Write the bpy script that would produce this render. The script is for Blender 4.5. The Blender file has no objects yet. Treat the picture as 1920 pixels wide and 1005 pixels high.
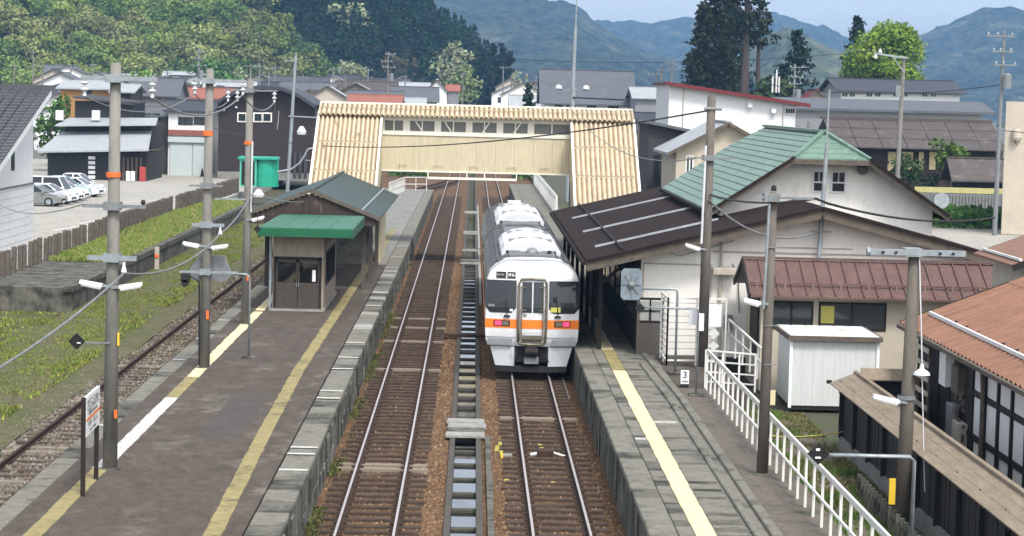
import bpy, math, random
import numpy as np
from mathutils import Vector, Matrix
SC = bpy.context.scene
COL = SC.collection
# ------------------------------------------------------------------ camera
# rail level is z = 0, the tracks run along +Y, the camera stands on a road bridge 8.5 m above the rails
FPX = 4300.0
CAM = Vector((0, 0, 8.5))
yaw, pit, rol = math.atan(78 / FPX), math.atan(317.7 / FPX), 0.025
cf = Vector((math.sin(yaw) * math.cos(pit), math.cos(yaw) * math.cos(pit), -math.sin(pit)))
r0 = cf.cross(Vector((0, 0, 1))).normalized(); u0 = r0.cross(cf)
cr = r0 * math.cos(rol) + u0 * math.sin(rol); cu = -r0 * math.sin(rol) + u0 * math.cos(rol)
cam = bpy.data.cameras.new('camera'); camo = bpy.data.objects.new('camera', cam); COL.objects.link(camo)
M = Matrix.Identity(4)
for i in range(3):
    M[i][0] = cr[i]; M[i][1] = cu[i]; M[i][2] = -cf[i]; M[i][3] = CAM[i]
camo.matrix_world = M
cam.sensor_width = 36; cam.lens = 36 * FPX / 1920; cam.clip_start = 0.5; cam.clip_end = 20000
SC.camera = camo
# ------------------------------------------------------------------ sky, sun, exposure
SUN_EL, SUN_AZ = 55, 158          # degrees, azimuth clockwise from +Y
w = bpy.data.worlds.new('World'); SC.world = w; w.use_nodes = True
nt = w.node_tree; nt.nodes.clear()
sky = nt.nodes.new('ShaderNodeTexSky'); sky.sky_type = 'NISHITA'; sky.sun_disc = False
sky.sun_elevation = math.radians(SUN_EL); sky.sun_rotation = math.radians(SUN_AZ)
sky.altitude = 500; sky.air_density = 1.0; sky.dust_density = 4.0; sky.ozone_density = 1.2
bg = nt.nodes.new('ShaderNodeBackground'); bg.inputs['Strength'].default_value = 0.15
out = nt.nodes.new('ShaderNodeOutputWorld')
hs = nt.nodes.new('ShaderNodeHueSaturation'); hs.inputs['Saturation'].default_value = .27      # thin high overcast
nt.links.new(sky.outputs[0], hs.inputs['Color']); nt.links.new(hs.outputs[0], bg.inputs[0]); nt.links.new(bg.outputs[0], out.inputs[0])
sl = bpy.data.lights.new('sun', 'SUN'); sl.energy = 1.5; sl.angle = math.radians(12); sl.color = (1, .96, .9)
so = bpy.data.objects.new('sun', sl); COL.objects.link(so)
a, e = math.radians(SUN_AZ), math.radians(SUN_EL)
sd = Vector((math.sin(a) * math.cos(e), math.cos(a) * math.cos(e), math.sin(e)))
so.rotation_euler = (-sd).to_track_quat('-Z', 'Y').to_euler()
so.location = (-40, -60, 120)
vs = SC.view_settings; vs.view_transform = 'Standard'; vs.look = 'None'; vs.exposure = 1.12; vs.gamma = 1
SC.cycles.use_denoising = True
SC.cycles.max_bounces = 5; SC.cycles.diffuse_bounces = 3; SC.cycles.transparent_max_bounces = 8; SC.cycles.volume_bounces = 0
SC.render.film_transparent = False
R = random.Random(7); NP = np.random.default_rng(7)

# ------------------------------------------------------------------ helpers
def ray(x, y):
    d = cf * FPX + cr * (x - 960) + cu * (502.5 - y); return d / d.y
def at(x, y, Y):                       # the point seen at a pixel of the photograph, Y metres down the line
    return CAM + ray(x, y) * Y
def onz(x, y, z):                      # ... or lying at a height
    d = ray(x, y); return CAM + d * ((z - CAM.z) / d.z)
ORG = {}
def tag(o, label=None, cat=None, group=None, kind=None):
    if label: o['label'] = label
    if cat: o['category'] = cat
    if group: o['group'] = group
    if kind: o['kind'] = kind
    return o
def thing(name, label, cat, loc, group=None):
    o = bpy.data.objects.new(name, None); COL.objects.link(o); o.location = loc; o.empty_display_size = .3
    ORG[o] = Vector(loc); return tag(o, label, cat, group)
class MB:
    def __init__(s): s.v = []; s.f = []; s.sm = False; s.mi = {}; s.m2 = None
    def add(s, vs, fs):
        n = len(s.v); s.v += [tuple(p) for p in vs]; s.f += [tuple(i + n for i in q) for q in fs]; return s
    def box(s, x0, x1, y0, y1, z0, z1):
        return s.add([(x0,y0,z0),(x1,y0,z0),(x1,y1,z0),(x0,y1,z0),(x0,y0,z1),(x1,y0,z1),(x1,y1,z1),(x0,y1,z1)],
                     [(3,2,1,0),(4,5,6,7),(0,1,5,4),(1,2,6,5),(2,3,7,6),(3,0,4,7)])
    def cbox(s, x0, x1, y0, y1, z0, z1, c=.02):      # box with chamfered upper edges
        return s.add([(x0,y0,z0),(x1,y0,z0),(x1,y1,z0),(x0,y1,z0),(x0,y0,z1-c),(x1,y0,z1-c),(x1,y1,z1-c),(x0,y1,z1-c),
                      (x0+c,y0+c,z1),(x1-c,y0+c,z1),(x1-c,y1-c,z1),(x0+c,y1-c,z1)],
                     [(3,2,1,0),(0,1,5,4),(1,2,6,5),(2,3,7,6),(3,0,4,7),(4,5,9,8),(5,6,10,9),(6,7,11,10),(7,4,8,11),(8,9,10,11)])
    def quad(s, a, b, c, d): return s.add([a,b,c,d], [(0,1,2,3)])
    def prism(s, poly, d):                            # closed polygon pushed along a vector
        n = len(poly); d = Vector(d); p = [Vector(q) for q in poly]
        return s.add(p + [q + d for q in p], [tuple(range(n))[::-1], tuple(range(n, 2*n))] + [(i, (i+1) % n, n + (i+1) % n, n + i) for i in range(n)])
    def slab(s, a, b, c, d, t):                       # a quad given a thickness downwards (t along -Z)
        return s.prism([a, b, c, d], (0, 0, -t))
    def bar(s, p0, p1, w, h=None, up=(0,0,1)):
        h = h or w; p0 = Vector(p0); p1 = Vector(p1); d = (p1 - p0).normalized(); up = Vector(up)
        if abs(d.dot(up)) > .98: up = Vector((0,1,0))
        sx = d.cross(up).normalized() * (w/2); sz = sx.cross(d).normalized() * (h/2)
        q = [p0-sx-sz, p0+sx-sz, p0+sx+sz, p0-sx+sz]
        return s.prism(q, p1 - p0)
    def cone(s, p0, p1, ra, rb, n=10, caps=True):
        p0 = Vector(p0); p1 = Vector(p1); d = (p1-p0).normalized(); up = Vector((0,0,1)) if abs(d.z) < .9 else Vector((0,1,0))
        sx = d.cross(up).normalized(); sy = d.cross(sx)
        vs = []
        for p, r_ in ((p0, ra), (p1, rb)):
            for k in range(n):
                t = 2*math.pi*k/n; vs.append(p + sx*(r_*math.cos(t)) + sy*(r_*math.sin(t)))
        fs = [(k, (k+1) % n, n+(k+1) % n, n+k) for k in range(n)]
        if caps: fs += [tuple(range(n))[::-1], tuple(range(n, 2*n))]
        return s.add(vs, fs)
    def tube(s, pts, r_, n=8):
        pts = [Vector(p) for p in pts]; vs = []; fs = []
        for i, p in enumerate(pts):
            d = (pts[min(i+1, len(pts)-1)] - pts[max(i-1, 0)]).normalized()
            up = Vector((0,0,1)) if abs(d.z) < .9 else Vector((0,1,0))
            sx = d.cross(up).normalized(); sy = d.cross(sx)
            for k in range(n):
                t = 2*math.pi*k/n; vs.append(p + sx*(r_*math.cos(t)) + sy*(r_*math.sin(t)))
        for i in range(len(pts)-1):
            for k in range(n): fs.append((i*n+k, i*n+(k+1) % n, (i+1)*n+(k+1) % n, (i+1)*n+k))
        fs += [tuple(range(n))[::-1], tuple(range((len(pts)-1)*n, len(pts)*n))]
        return s.add(vs, fs)
    def lathe(s, c, prof, n=14):                      # profile [(r, z)] about a vertical axis
        c = Vector(c); vs = []; fs = []
        for r_, z in prof:
            for k in range(n):
                t = 2*math.pi*k/n; vs.append(c + Vector((r_*math.cos(t), r_*math.sin(t), z)))
        for i in range(len(prof)-1):
            for k in range(n): fs.append((i*n+k, i*n+(k+1) % n, (i+1)*n+(k+1) % n, (i+1)*n+k))
        fs += [tuple(range(n))[::-1], tuple(range((len(prof)-1)*n, len(prof)*n))]
        return s.add(vs, fs)
    def corr(s, a, b, c, d, pitch, amp, thick=0.0, n=4, sharp=False):
        # corrugated sheet: a->b is the eave (across the ribs), d->c the upper edge
        a, b, c, d = map(Vector, (a, b, c, d)); L = (b-a).length; k = max(1, int(L/pitch))*n
        nm = (b-a).cross(d-a).normalized()
        if nm.z < 0 or (abs(nm.z) < .01 and nm.y > 0): nm = -nm
        vs = []
        for i in range(k+1):
            t = i/k; ph = 2*math.pi*t*k/n
            o = max(-.55, min(.55, math.cos(ph)))/.55 if sharp else math.cos(ph)
            vs.append(a + (b-a)*t + nm*(amp*o)); vs.append(d + (c-d)*t + nm*(amp*o))
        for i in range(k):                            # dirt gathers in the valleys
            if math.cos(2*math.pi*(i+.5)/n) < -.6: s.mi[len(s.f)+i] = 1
        return s.add(vs, [(2*i, 2*i+2, 2*i+3, 2*i+1) for i in range(k)])
    def build(s, name, m, parent=None, **kw):
        o0 = ORG.get(parent, Vector((0,0,0))) if parent else Vector((0,0,0))
        me = bpy.data.meshes.new(name)
        me.from_pydata([(p[0]-o0.x, p[1]-o0.y, p[2]-o0.z) for p in s.v], [], s.f)
        me.materials.append(MAT[m] if isinstance(m, str) else m)
        if s.m2:
            me.materials.append(MAT[s.m2])
            for i in s.mi: me.polygons[i].material_index = 1
        if s.sm: me.polygons.foreach_set('use_smooth', [True]*len(me.polygons))
        o = bpy.data.objects.new(name, me); COL.objects.link(o)
        if parent: o.parent = parent
        ORG[o] = o0
        return tag(o, **kw)
def npmesh(name, v, f, m, parent=None, cols=None, **kw):
    """v (n,3) and f (m,k) numpy arrays -> one mesh object; cols gives one colour per face"""
    o0 = ORG.get(parent, Vector((0,0,0))) if parent else Vector((0,0,0))
    me = bpy.data.meshes.new(name); k = f.shape[1]
    me.vertices.add(len(v)); me.vertices.foreach_set('co', (v - np.array(o0)).astype(np.float32).ravel())
    me.loops.add(f.size); me.loops.foreach_set('vertex_index', f.astype(np.int32).ravel())
    me.polygons.add(len(f)); me.polygons.foreach_set('loop_start', np.arange(0, f.size, k, dtype=np.int32))
    me.update(calc_edges=True)
    if cols is not None:
        at_ = me.attributes.new('tint', 'FLOAT_COLOR', 'FACE')
        c4 = np.ones((len(f), 4), np.float32); c4[:, :3] = cols; at_.data.foreach_set('color', c4.ravel())
    me.materials.append(MAT[m]); o = bpy.data.objects.new(name, me); COL.objects.link(o)
    if parent: o.parent = parent
    ORG[o] = o0
    return tag(o, **kw)
def shared(name, mb, m):                              # mesh data for many alike pieces
    me = bpy.data.meshes.new(name); me.from_pydata(mb.v, [], mb.f); me.materials.append(MAT[m]); return me
def piece(name, me, loc, parent, rz=0, sc=None, rot=None):
    o = bpy.data.objects.new(name, me); COL.objects.link(o)
    o0 = ORG.get(parent, Vector((0,0,0))) if parent else Vector((0,0,0))
    o.parent = parent; o.location = Vector(loc) - o0
    o.rotation_euler = rot if rot else (0, 0, rz)
    if sc: o.scale = sc
    ORG[o] = Vector(loc); return o
def one(name, mb, m, label, cat, group=None): return tag(mb.build(name, m), label, cat, group)
def struct(name, mb, m): return mb.build(name, m, kind='structure')
def sag(p0, p1, s, n=14):
    p0 = Vector(p0); p1 = Vector(p1)
    return [p0.lerp(p1, i/n) - Vector((0,0, 4*s*(i/n)*(1-i/n))) for i in range(n+1)]
def text(body, size, loc, rot, m, parent, name='lettering', extrude=.002, align='CENTER', sx=1):
    c = bpy.data.curves.new('t', 'FONT'); c.body = body; c.size = size; c.align_x = align; c.align_y = 'CENTER'; c.extrude = extrude
    t = bpy.data.objects.new('t', c); COL.objects.link(t)
    bpy.context.view_layer.update()
    me = bpy.data.meshes.new_from_object(t); bpy.data.objects.remove(t); bpy.data.curves.remove(c)
    me.materials.clear(); me.materials.append(MAT[m])
    return piece(name, me, loc, parent, rot=rot, sc=(sx, 1, 1))

# ------------------------------------------------------------------ materials
MAT = {}
def dk(c, k=.5):
    l_ = max(c[:3]); q = k + (1-k)*min(1, l_/.55)
    return tuple(x*q for x in c[:3])
def grime(n, l, vec, col, lo=.7, hi=1.22, scale=5.0):
    # uneven dirt and fading on top of a base colour
    t = n.new('ShaderNodeTexNoise'); t.inputs['Scale'].default_value = scale; t.inputs['Detail'].default_value = 10; t.inputs['Roughness'].default_value = .78
    l.new(vec, t.inputs[0]); mr = n.new('ShaderNodeMapRange'); mr.inputs[1].default_value = .3; mr.inputs[2].default_value = .7; mr.inputs[3].default_value = lo; mr.inputs[4].default_value = hi
    l.new(t.outputs[0], mr.inputs[0]); hs = n.new('ShaderNodeHueSaturation'); l.new(mr.outputs[0], hs.inputs['Value']); l.new(col, hs.inputs['Color']); return hs.outputs[0]
def mat(name, c1, c2=None, scale=2.0, rough=.8, metal=0.0, bump=0.0, bscale=40., spread=.25, big=.0, stretch=(1,1,1), c3=None, c3scale=.6, c3pos=.62, spec=.4, coat=0, var=None):
    c2 = dk(c2) if c2 else None; c3 = dk(c3) if c3 else None; c1 = dk(c1)
    m = bpy.data.materials.new(name); m.use_nodes = True; n = m.node_tree.nodes; l = m.node_tree.links
    b = n['Principled BSDF']; b.inputs['Roughness'].default_value = rough; b.inputs['Metallic'].default_value = metal
    b.inputs['Specular IOR Level'].default_value = spec
    if coat: b.inputs['Coat Weight'].default_value = coat
    g = n.new('ShaderNodeNewGeometry'); mp = n.new('ShaderNodeMapping'); mp.inputs['Scale'].default_value = stretch
    l.new(g.outputs['Position'], mp.inputs[0])
    c1 = tuple(c1) + (1,)
    if c2 is None: c2 = tuple(min(1, x*.8) for x in c1[:3])
    c2 = tuple(c2) + (1,)
    t = n.new('ShaderNodeTexNoise'); t.inputs['Scale'].default_value = scale; t.inputs['Detail'].default_value = 6; t.inputs['Roughness'].default_value = .65
    l.new(mp.outputs[0], t.inputs[0])
    rp = n.new('ShaderNodeValToRGB'); rp.color_ramp.elements[0].position = .5 - spread; rp.color_ramp.elements[1].position = .5 + spread
    rp.color_ramp.elements[0].color = c1; rp.color_ramp.elements[1].color = c2
    l.new(t.outputs[0], rp.inputs[0]); col = rp.outputs[0]
    if c3:
        t3 = n.new('ShaderNodeTexNoise'); t3.inputs['Scale'].default_value = c3scale; t3.inputs['Detail'].default_value = 8; t3.inputs['Roughness'].default_value = .7
        l.new(mp.outputs[0], t3.inputs[0])
        r3 = n.new('ShaderNodeValToRGB'); r3.color_ramp.elements[0].position = c3pos - .06; r3.color_ramp.elements[1].position = c3pos + .08
        r3.color_ramp.elements[0].color = (0,0,0,1); r3.color_ramp.elements[1].color = (1,1,1,1)
        l.new(t3.outputs[0], r3.inputs[0])
        mx = n.new('ShaderNodeMix'); mx.data_type = 'RGBA'; l.new(r3.outputs[0], mx.inputs[0]); l.new(col, mx.inputs[6]); mx.inputs[7].default_value = tuple(c3) + (1,)
        col = mx.outputs[2]
    if var is None: var = (.9,1.07) if max(c1[:3]) > .5 else (.68,1.25)
    col = grime(n, l, mp.outputs[0], col, *var, scale=max(scale*1.6, .02) if scale < .2 else 5.0)
    l.new(col, b.inputs['Base Color'])
    if bump:
        tb = n.new('ShaderNodeTexNoise'); tb.inputs['Scale'].default_value = bscale; tb.inputs['Detail'].default_value = 4
        l.new(mp.outputs[0], tb.inputs[0])
        bp = n.new('ShaderNodeBump'); bp.inputs['Strength'].default_value = bump; bp.inputs['Distance'].default_value = .03
        l.new(tb.outputs[0], bp.inputs['Height']); l.new(bp.outputs[0], b.inputs['Normal'])
    MAT[name] = m; return m
def leafmat(name, rough=.6, trans=.25):
    m = bpy.data.materials.new(name); m.use_nodes = True; n = m.node_tree.nodes; l = m.node_tree.links
    b = n['Principled BSDF']; b.inputs['Roughness'].default_value = rough; b.inputs['Specular IOR Level'].default_value = .2
    at_ = n.new('ShaderNodeAttribute'); at_.attribute_name = 'tint'
    g = n.new('ShaderNodeNewGeometry'); t = n.new('ShaderNodeTexNoise'); t.inputs['Scale'].default_value = 1.3; l.new(g.outputs['Position'], t.inputs[0])
    hs = n.new('ShaderNodeHueSaturation'); mr = n.new('ShaderNodeMapRange'); mr.inputs[3].default_value = .75; mr.inputs[4].default_value = 1.3
    l.new(t.outputs[0], mr.inputs[0]); l.new(mr.outputs[0], hs.inputs['Value']); l.new(at_.outputs['Color'], hs.inputs['Color'])
    l.new(hs.outputs[0], b.inputs['Base Color'])
    tr = n.new('ShaderNodeBsdfTranslucent'); l.new(hs.outputs[0], tr.inputs[0]); mx = n.new('ShaderNodeMixShader'); mx.inputs[0].default_value = trans
    l.new(b.outputs[0], mx.inputs[1]); l.new(tr.outputs[0], mx.inputs[2]); l.new(mx.outputs[0], n['Material Output'].inputs[0])
    MAT[name] = m
def cellmat(name, cols, scale, rough=.95, bump=.6, patch=None, pscale=.35, ppos=.55):
    m = bpy.data.materials.new(name); m.use_nodes = True; n = m.node_tree.nodes; l = m.node_tree.links
    b = n['Principled BSDF']; b.inputs['Roughness'].default_value = rough; b.inputs['Specular IOR Level'].default_value = .25
    g = n.new('ShaderNodeNewGeometry'); v = n.new('ShaderNodeTexVoronoi'); v.inputs['Scale'].default_value = scale; l.new(g.outputs['Position'], v.inputs[0])
    sp = n.new('ShaderNodeSeparateColor'); l.new(v.outputs['Color'], sp.inputs[0])
    rp = n.new('ShaderNodeValToRGB'); cr_ = rp.color_ramp
    while len(cr_.elements) < len(cols): cr_.elements.new(.5)
    for i, c in enumerate(cols): cr_.elements[i].position = i/(len(cols)-1); cr_.elements[i].color = dk(c) + (1,)
    l.new(sp.outputs[0], rp.inputs[0]); col = rp.outputs[0]
    if patch:
        t = n.new('ShaderNodeTexNoise'); t.inputs['Scale'].default_value = pscale; t.inputs['Detail'].default_value = 7; t.inputs['Roughness'].default_value = .7; l.new(g.outputs['Position'], t.inputs[0])
        r2 = n.new('ShaderNodeValToRGB'); r2.color_ramp.elements[0].position = ppos-.12; r2.color_ramp.elements[1].position = ppos+.12; l.new(t.outputs[0], r2.inputs[0])
        mx = n.new('ShaderNodeMix'); mx.data_type = 'RGBA'; l.new(r2.outputs[0], mx.inputs[0]); l.new(col, mx.inputs[6])
        mx2 = n.new('ShaderNodeMix'); mx2.data_type = 'RGBA'; mx2.inputs[0].default_value = .35; mx2.inputs[6].default_value = dk(patch) + (1,); l.new(col, mx2.inputs[7])
        l.new(mx2.outputs[2], mx.inputs[7]); col = mx.outputs[2]
    col = grime(n, l, g.outputs['Position'], col, .72, 1.2, 2.5)
    l.new(col, b.inputs['Base Color'])
    bp = n.new('ShaderNodeBump'); bp.inputs['Strength'].default_value = bump; bp.inputs['Distance'].default_value = .04; bp.invert = True
    l.new(v.outputs['Distance'], bp.inputs['Height']); l.new(bp.outputs[0], b.inputs['Normal'])
    MAT[name] = m
def glass(name, col=(.02,.025,.028), rough=.05, trans=0.0):
    m = bpy.data.materials.new(name); m.use_nodes = True; b = m.node_tree.nodes['Principled BSDF']
    b.inputs['Base Color'].default_value = tuple(col) + (1,); b.inputs['Roughness'].default_value = rough
    b.inputs['Transmission Weight'].default_value = trans; b.inputs['IOR'].default_value = 1.45; MAT[name] = m
def lamp(name, col, s):
    m = bpy.data.materials.new(name); m.use_nodes = True; b = m.node_tree.nodes['Principled BSDF']
    b.inputs['Base Color'].default_value = tuple(col) + (1,); b.inputs['Emission Color'].default_value = tuple(col) + (1,); b.inputs['Emission Strength'].default_value = s; MAT[name] = m

cellmat('ballast_rust', [(.1,.056,.03),(.17,.098,.05),(.24,.14,.07),(.13,.075,.04),(.28,.175,.1)], 20, patch=(.055,.035,.025), pscale=.3, ppos=.6)
cellmat('ballast_grey', [(.1,.09,.075),(.2,.175,.145),(.27,.24,.2),(.15,.125,.1)], 11, patch=(.16,.1,.06), pscale=.4)
cellmat('verge_soil', [(.1,.085,.05),(.19,.16,.1),(.15,.14,.075),(.24,.2,.13)], 14, patch=(.1,.13,.03), pscale=.55, ppos=.46)
cellmat('lot_gravel', [(.37,.35,.31),(.43,.41,.36),(.32,.305,.27)], 6, bump=.1, patch=(.33,.32,.3), pscale=.1, ppos=.58)
mat('soil', (.13,.11,.08), (.09,.08,.055), 1.2, bump=.5, bscale=12, c3=(.09,.11,.035), c3scale=.5, c3pos=.5)
mat('dark_gravel', (.16,.135,.105), (.21,.18,.145), 14, bump=.7, bscale=22, c3=(.075,.085,.04), c3scale=.7, c3pos=.6)
mat('asphalt_red', (.108,.089,.072), (.155,.13,.107), 1.8, rough=.95, spec=.15, bump=.35, bscale=60, c3=(.22,.195,.165), c3scale=.8, c3pos=.6, stretch=(1,.5,1), var=(.68,1.3))
mat('concrete', (.3,.3,.27), (.22,.22,.2), 1.5, rough=.9, bump=.3, bscale=25, c3=(.12,.12,.1), c3scale=1.3, c3pos=.6)
mat('concrete_old', (.2,.19,.155), (.13,.125,.1), 2.2, rough=.95, bump=.5, bscale=14, c3=(.05,.055,.04), c3scale=1.2, c3pos=.52)
mat('concrete_face', (.25,.25,.21), (.13,.13,.11), 3.0, rough=.95, bump=.6, bscale=10, c3=(.04,.045,.03), c3scale=1.5, c3pos=.5, stretch=(1,1,.35))
mat('slab_grey', (.26,.25,.205), (.2,.19,.155), 2.4, rough=.9, bump=.3, bscale=30, c3=(.1,.105,.085), c3scale=1.1, c3pos=.58)
mat('slab_pale', (.38,.37,.34), (.28,.28,.25), 2.4, rough=.9, bump=.3, bscale=30)
mat('tactile_new', (.66,.57,.36), (.6,.51,.3), 3, rough=.7, c3=(.42,.36,.2), c3scale=1.2, c3pos=.66)
mat('tactile_old', (.36,.3,.13), (.28,.235,.1), 3, rough=.8, c3=(.16,.14,.06), c3scale=1.6, c3pos=.58)
mat('white_paint', (.7,.7,.67), (.58,.58,.54), 5, rough=.6, c3=(.42,.4,.36), c3scale=2, c3pos=.68)
mat('worn_white', (.6,.6,.56), (.38,.38,.35), 8, rough=.85)
mat('rail_rust', (.1,.055,.035), (.06,.035,.025), 6, rough=.9, bump=.3)
mat('rail_top', (.62,.56,.54), (.5,.45,.43), 5, rough=.42, metal=.6, stretch=(1,.1,1))
mat('sleeper_wood', (.075,.05,.035), (.125,.085,.058), 5, rough=.95, bump=.5, bscale=30, stretch=(.6,3,1), c3=(.17,.125,.09), c3scale=.9, c3pos=.62)
mat('sleeper_pale', (.34,.29,.23), (.24,.2,.155), 5, rough=.95, bump=.4, stretch=(.6,3,1))
mat('black_hole', (.012,.012,.012), (.02,.018,.016), 5, rough=.8)
mat('drain_wall', (.13,.12,.1), (.08,.075,.06), 3, bump=.4, bscale=20)
mat('concrete_pole', (.3,.29,.26), (.23,.22,.195), 2.5, rough=.9, bump=.2, bscale=40, stretch=(1,1,.4), c3=(.14,.13,.11), c3scale=1.4, c3pos=.6)
mat('dark_pole', (.2,.175,.15), (.15,.13,.11), 4, rough=.85, bump=.3, stretch=(1,1,.25))
mat('galvanised', (.36,.4,.42), (.29,.33,.35), 6, rough=.5, metal=.3)
mat('galv_dull', (.3,.32,.33), (.23,.25,.26), 6, rough=.6, metal=.3)
mat('lamp_white', (.85,.86,.88), (.8,.8,.82), 8, rough=.35)
mat('orange_tape', (.8,.16,.03), (.7,.14,.03), 5, rough=.5)
mat('wire_black', (.015,.015,.015), (.02,.02,.02), 5, rough=.6)
mat('wire_grey', (.2,.21,.21), (.26,.27,.27), 5, rough=.5)
mat('sign_black', (.012,.012,.012), (.02,.02,.02), 5, rough=.5)
mat('sign_white', (.8,.81,.83), (.74,.75,.77), 2, rough=.4)
mat('sign_brown', (.035,.022,.018), (.03,.02,.017), 3, rough=.5)
mat('orange_paint', (.8,.21,.02), (.75,.19,.02), 3, rough=.35)
mat('yellow_paint', (.75,.5,.04), (.65,.42,.04), 3, rough=.5)
mat('coping_yellow', (.5,.46,.2), (.44,.41,.18), 2, rough=.8)
mat('hut_wall', (.38,.325,.265), (.31,.265,.215), 1.5, rough=.9, stretch=(1,1,.4))
mat('lemon', (.52,.49,.1), (.47,.44,.1), 3, rough=.5)
mat('red_paint', (.45,.06,.05), (.35,.05,.04), 3, rough=.5)
mat('porcelain', (.62,.64,.65), (.54,.56,.58), 6, rough=.2)
mat('train_white', (.68,.69,.7), (.62,.63,.64), 1.6, rough=.32, coat=.3, c3=(.5,.48,.44), c3scale=2.6, c3pos=.64, var=(.86,1.08))
mat('skirt_grey', (.55,.59,.61), (.48,.52,.54), 2.5, rough=.45, c3=(.33,.33,.31), c3scale=2.5, c3pos=.6)
mat('train_steel', (.4,.41,.42), (.33,.34,.35), 2, rough=.35, metal=.75, stretch=(1,.2,3))
mat('train_roof', (.13,.135,.14), (.09,.095,.1), 2, rough=.7, stretch=(3,.5,1), c3=(.3,.31,.32), c3scale=1.5)
mat('train_dark', (.02,.02,.022), (.035,.032,.03), 5, rough=.7)
mat('train_under', (.03,.027,.025), (.05,.042,.035), 5, rough=.85)
mat('brass_grey', (.3,.27,.2), (.22,.2,.15), 6, rough=.4, metal=.5)
mat('ac_white', (.6,.61,.62), (.52,.53,.55), 2, rough=.45, c3=(.45,.45,.44), c3scale=2, c3pos=.65)
glass('glass_dark'); glass('glass_house', (.045,.05,.052), .08); glass('glass_grey', (.15,.15,.14), .1); glass('glass_clear', (.85,.9,.9), .02, 1.0)
glass('glass_curtain', (.35,.36,.34), .12)
lamp('tail_red', (1,.03,.09), 1.3)
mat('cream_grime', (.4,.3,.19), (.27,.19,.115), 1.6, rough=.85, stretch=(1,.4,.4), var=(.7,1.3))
mat('cream_panel', (.56,.495,.34), (.52,.455,.31), .8, rough=.6, c3=(.44,.38,.25), c3scale=.9, c3pos=.64, stretch=(1,1,.2), var=(.82,1.12))
mat('cream_corr', (.64,.55,.4), (.55,.46,.32), 2.2, rough=.7, stretch=(1,.4,.4), c3=(.36,.26,.16), c3scale=1.8, c3pos=.63, var=(.75,1.15))
mat('cream_frame', (.78,.75,.64), (.72,.69,.57), 2, rough=.5)
mat('joint_pale', (.5,.51,.52), (.45,.46,.47), 3, rough=.8)
mat('sheet_white', (.8,.81,.81), (.73,.74,.75), 1.2, rough=.5, stretch=(1,1,.4))
mat('plaster', (.82,.8,.75), (.75,.73,.68), .8, rough=.9, bump=.12, bscale=30, stretch=(1,1,.4), c3=(.62,.58,.52), c3scale=1.1, c3pos=.64)
mat('plaster_dirty', (.5,.455,.385), (.42,.38,.32), 1.4, rough=.9, stretch=(1,1,.4))
mat('wall_beige', (.52,.46,.37), (.46,.41,.33), .8, rough=.9)
mat('wall_brownpanel', (.17,.145,.125), (.13,.11,.095), 2, rough=.7, stretch=(1,1,.3))
mat('wood_grey', (.2,.165,.13), (.12,.1,.08), 4, rough=.9, stretch=(1,.3,1), bump=.3)
mat('wood_dark', (.035,.026,.021), (.022,.017,.014), 5, rough=.8, stretch=(1,1,.2))
mat('wood_black', (.014,.012,.012), (.028,.024,.022), 6, rough=.7, stretch=(1,1,.15))
mat('wood_cap', (.33,.265,.19), (.26,.205,.145), 4, rough=.8, stretch=(2,.3,1), bump=.2, c3=(.14,.1,.07), c3scale=1.1, c3pos=.64)
mat('gable_brown', (.09,.06,.047), (.06,.042,.034), 4, rough=.8, stretch=(1,1,.2), c3=(.22,.19,.17), c3scale=2.5, c3pos=.66)
mat('roof_green_dark', (.02,.055,.045), (.028,.07,.056), .8, rough=.5, c3=(.05,.09,.075), c3scale=1.4, c3pos=.66)
mat('fascia_green', (.012,.17,.075), (.014,.145,.065), 2, rough=.4)
mat('roof_green_top', (.03,.2,.11), (.035,.165,.09), 1.2, rough=.5)
mat('tile_green', (.19,.3,.235), (.15,.25,.195), 1.6, rough=.5, c3=(.26,.38,.3), c3scale=1.2, c3pos=.62)
mat('roof_dark', (.036,.024,.023), (.05,.035,.032), 1.2, rough=.95, spec=.1, stretch=(.3,2,1), c3=(.075,.06,.055), c3scale=.9, c3pos=.64)
mat('roof_maroon', (.19,.11,.092), (.155,.088,.075), 1.2, rough=.5, c3=(.22,.13,.11), c3scale=1., c3pos=.66)
mat('roof_terra', (.31,.16,.1), (.25,.125,.08), 1.1, rough=.6, stretch=(.4,2,1), c3=(.17,.08,.045), c3scale=1., c3pos=.66)
mat('tile_black', (.08,.083,.095), (.12,.123,.135), 3, rough=.28, spec=.6)
mat('tile_brown', (.14,.115,.105), (.1,.083,.078), 2, rough=.7, c3=(.2,.175,.16), c3scale=.8, c3pos=.6)
mat('roof_slate', (.075,.08,.1), (.06,.064,.082), 1, rough=.6)
mat('roof_bluegrey', (.16,.17,.19), (.12,.13,.15), .7, rough=.6)
mat('roof_lightgrey', (.4,.42,.44), (.33,.35,.37), .9, rough=.55)
mat('roof_red', (.36,.13,.085), (.3,.11,.075), 1, rough=.6)
mat('roof_crimson', (.22,.025,.03), (.18,.022,.026), 2, rough=.5)
mat('door_brown', (.1,.078,.062), (.085,.066,.053), .8, rough=.6)
mat('wall_choco', (.05,.032,.03), (.042,.027,.026), .8, rough=.6)
mat('wall_black', (.02,.02,.023), (.03,.03,.033), 1, rough=.6)
mat('wall_white', (.72,.73,.73), (.65,.66,.66), .7, rough=.8)
mat('wall_grey', (.3,.31,.32), (.24,.25,.26), .7, rough=.85)
mat('wall_darkgrey', (.085,.083,.09), (.07,.068,.075), .7, rough=.8)
mat('wall_tan', (.42,.24,.09), (.36,.2,.075), .7, rough=.8)
mat('wall_palegreen', (.5,.57,.57), (.46,.53,.53), .5, rough=.6)
mat('wall_olive', (.28,.27,.2), (.24,.23,.17), .7, rough=.8)
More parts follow.
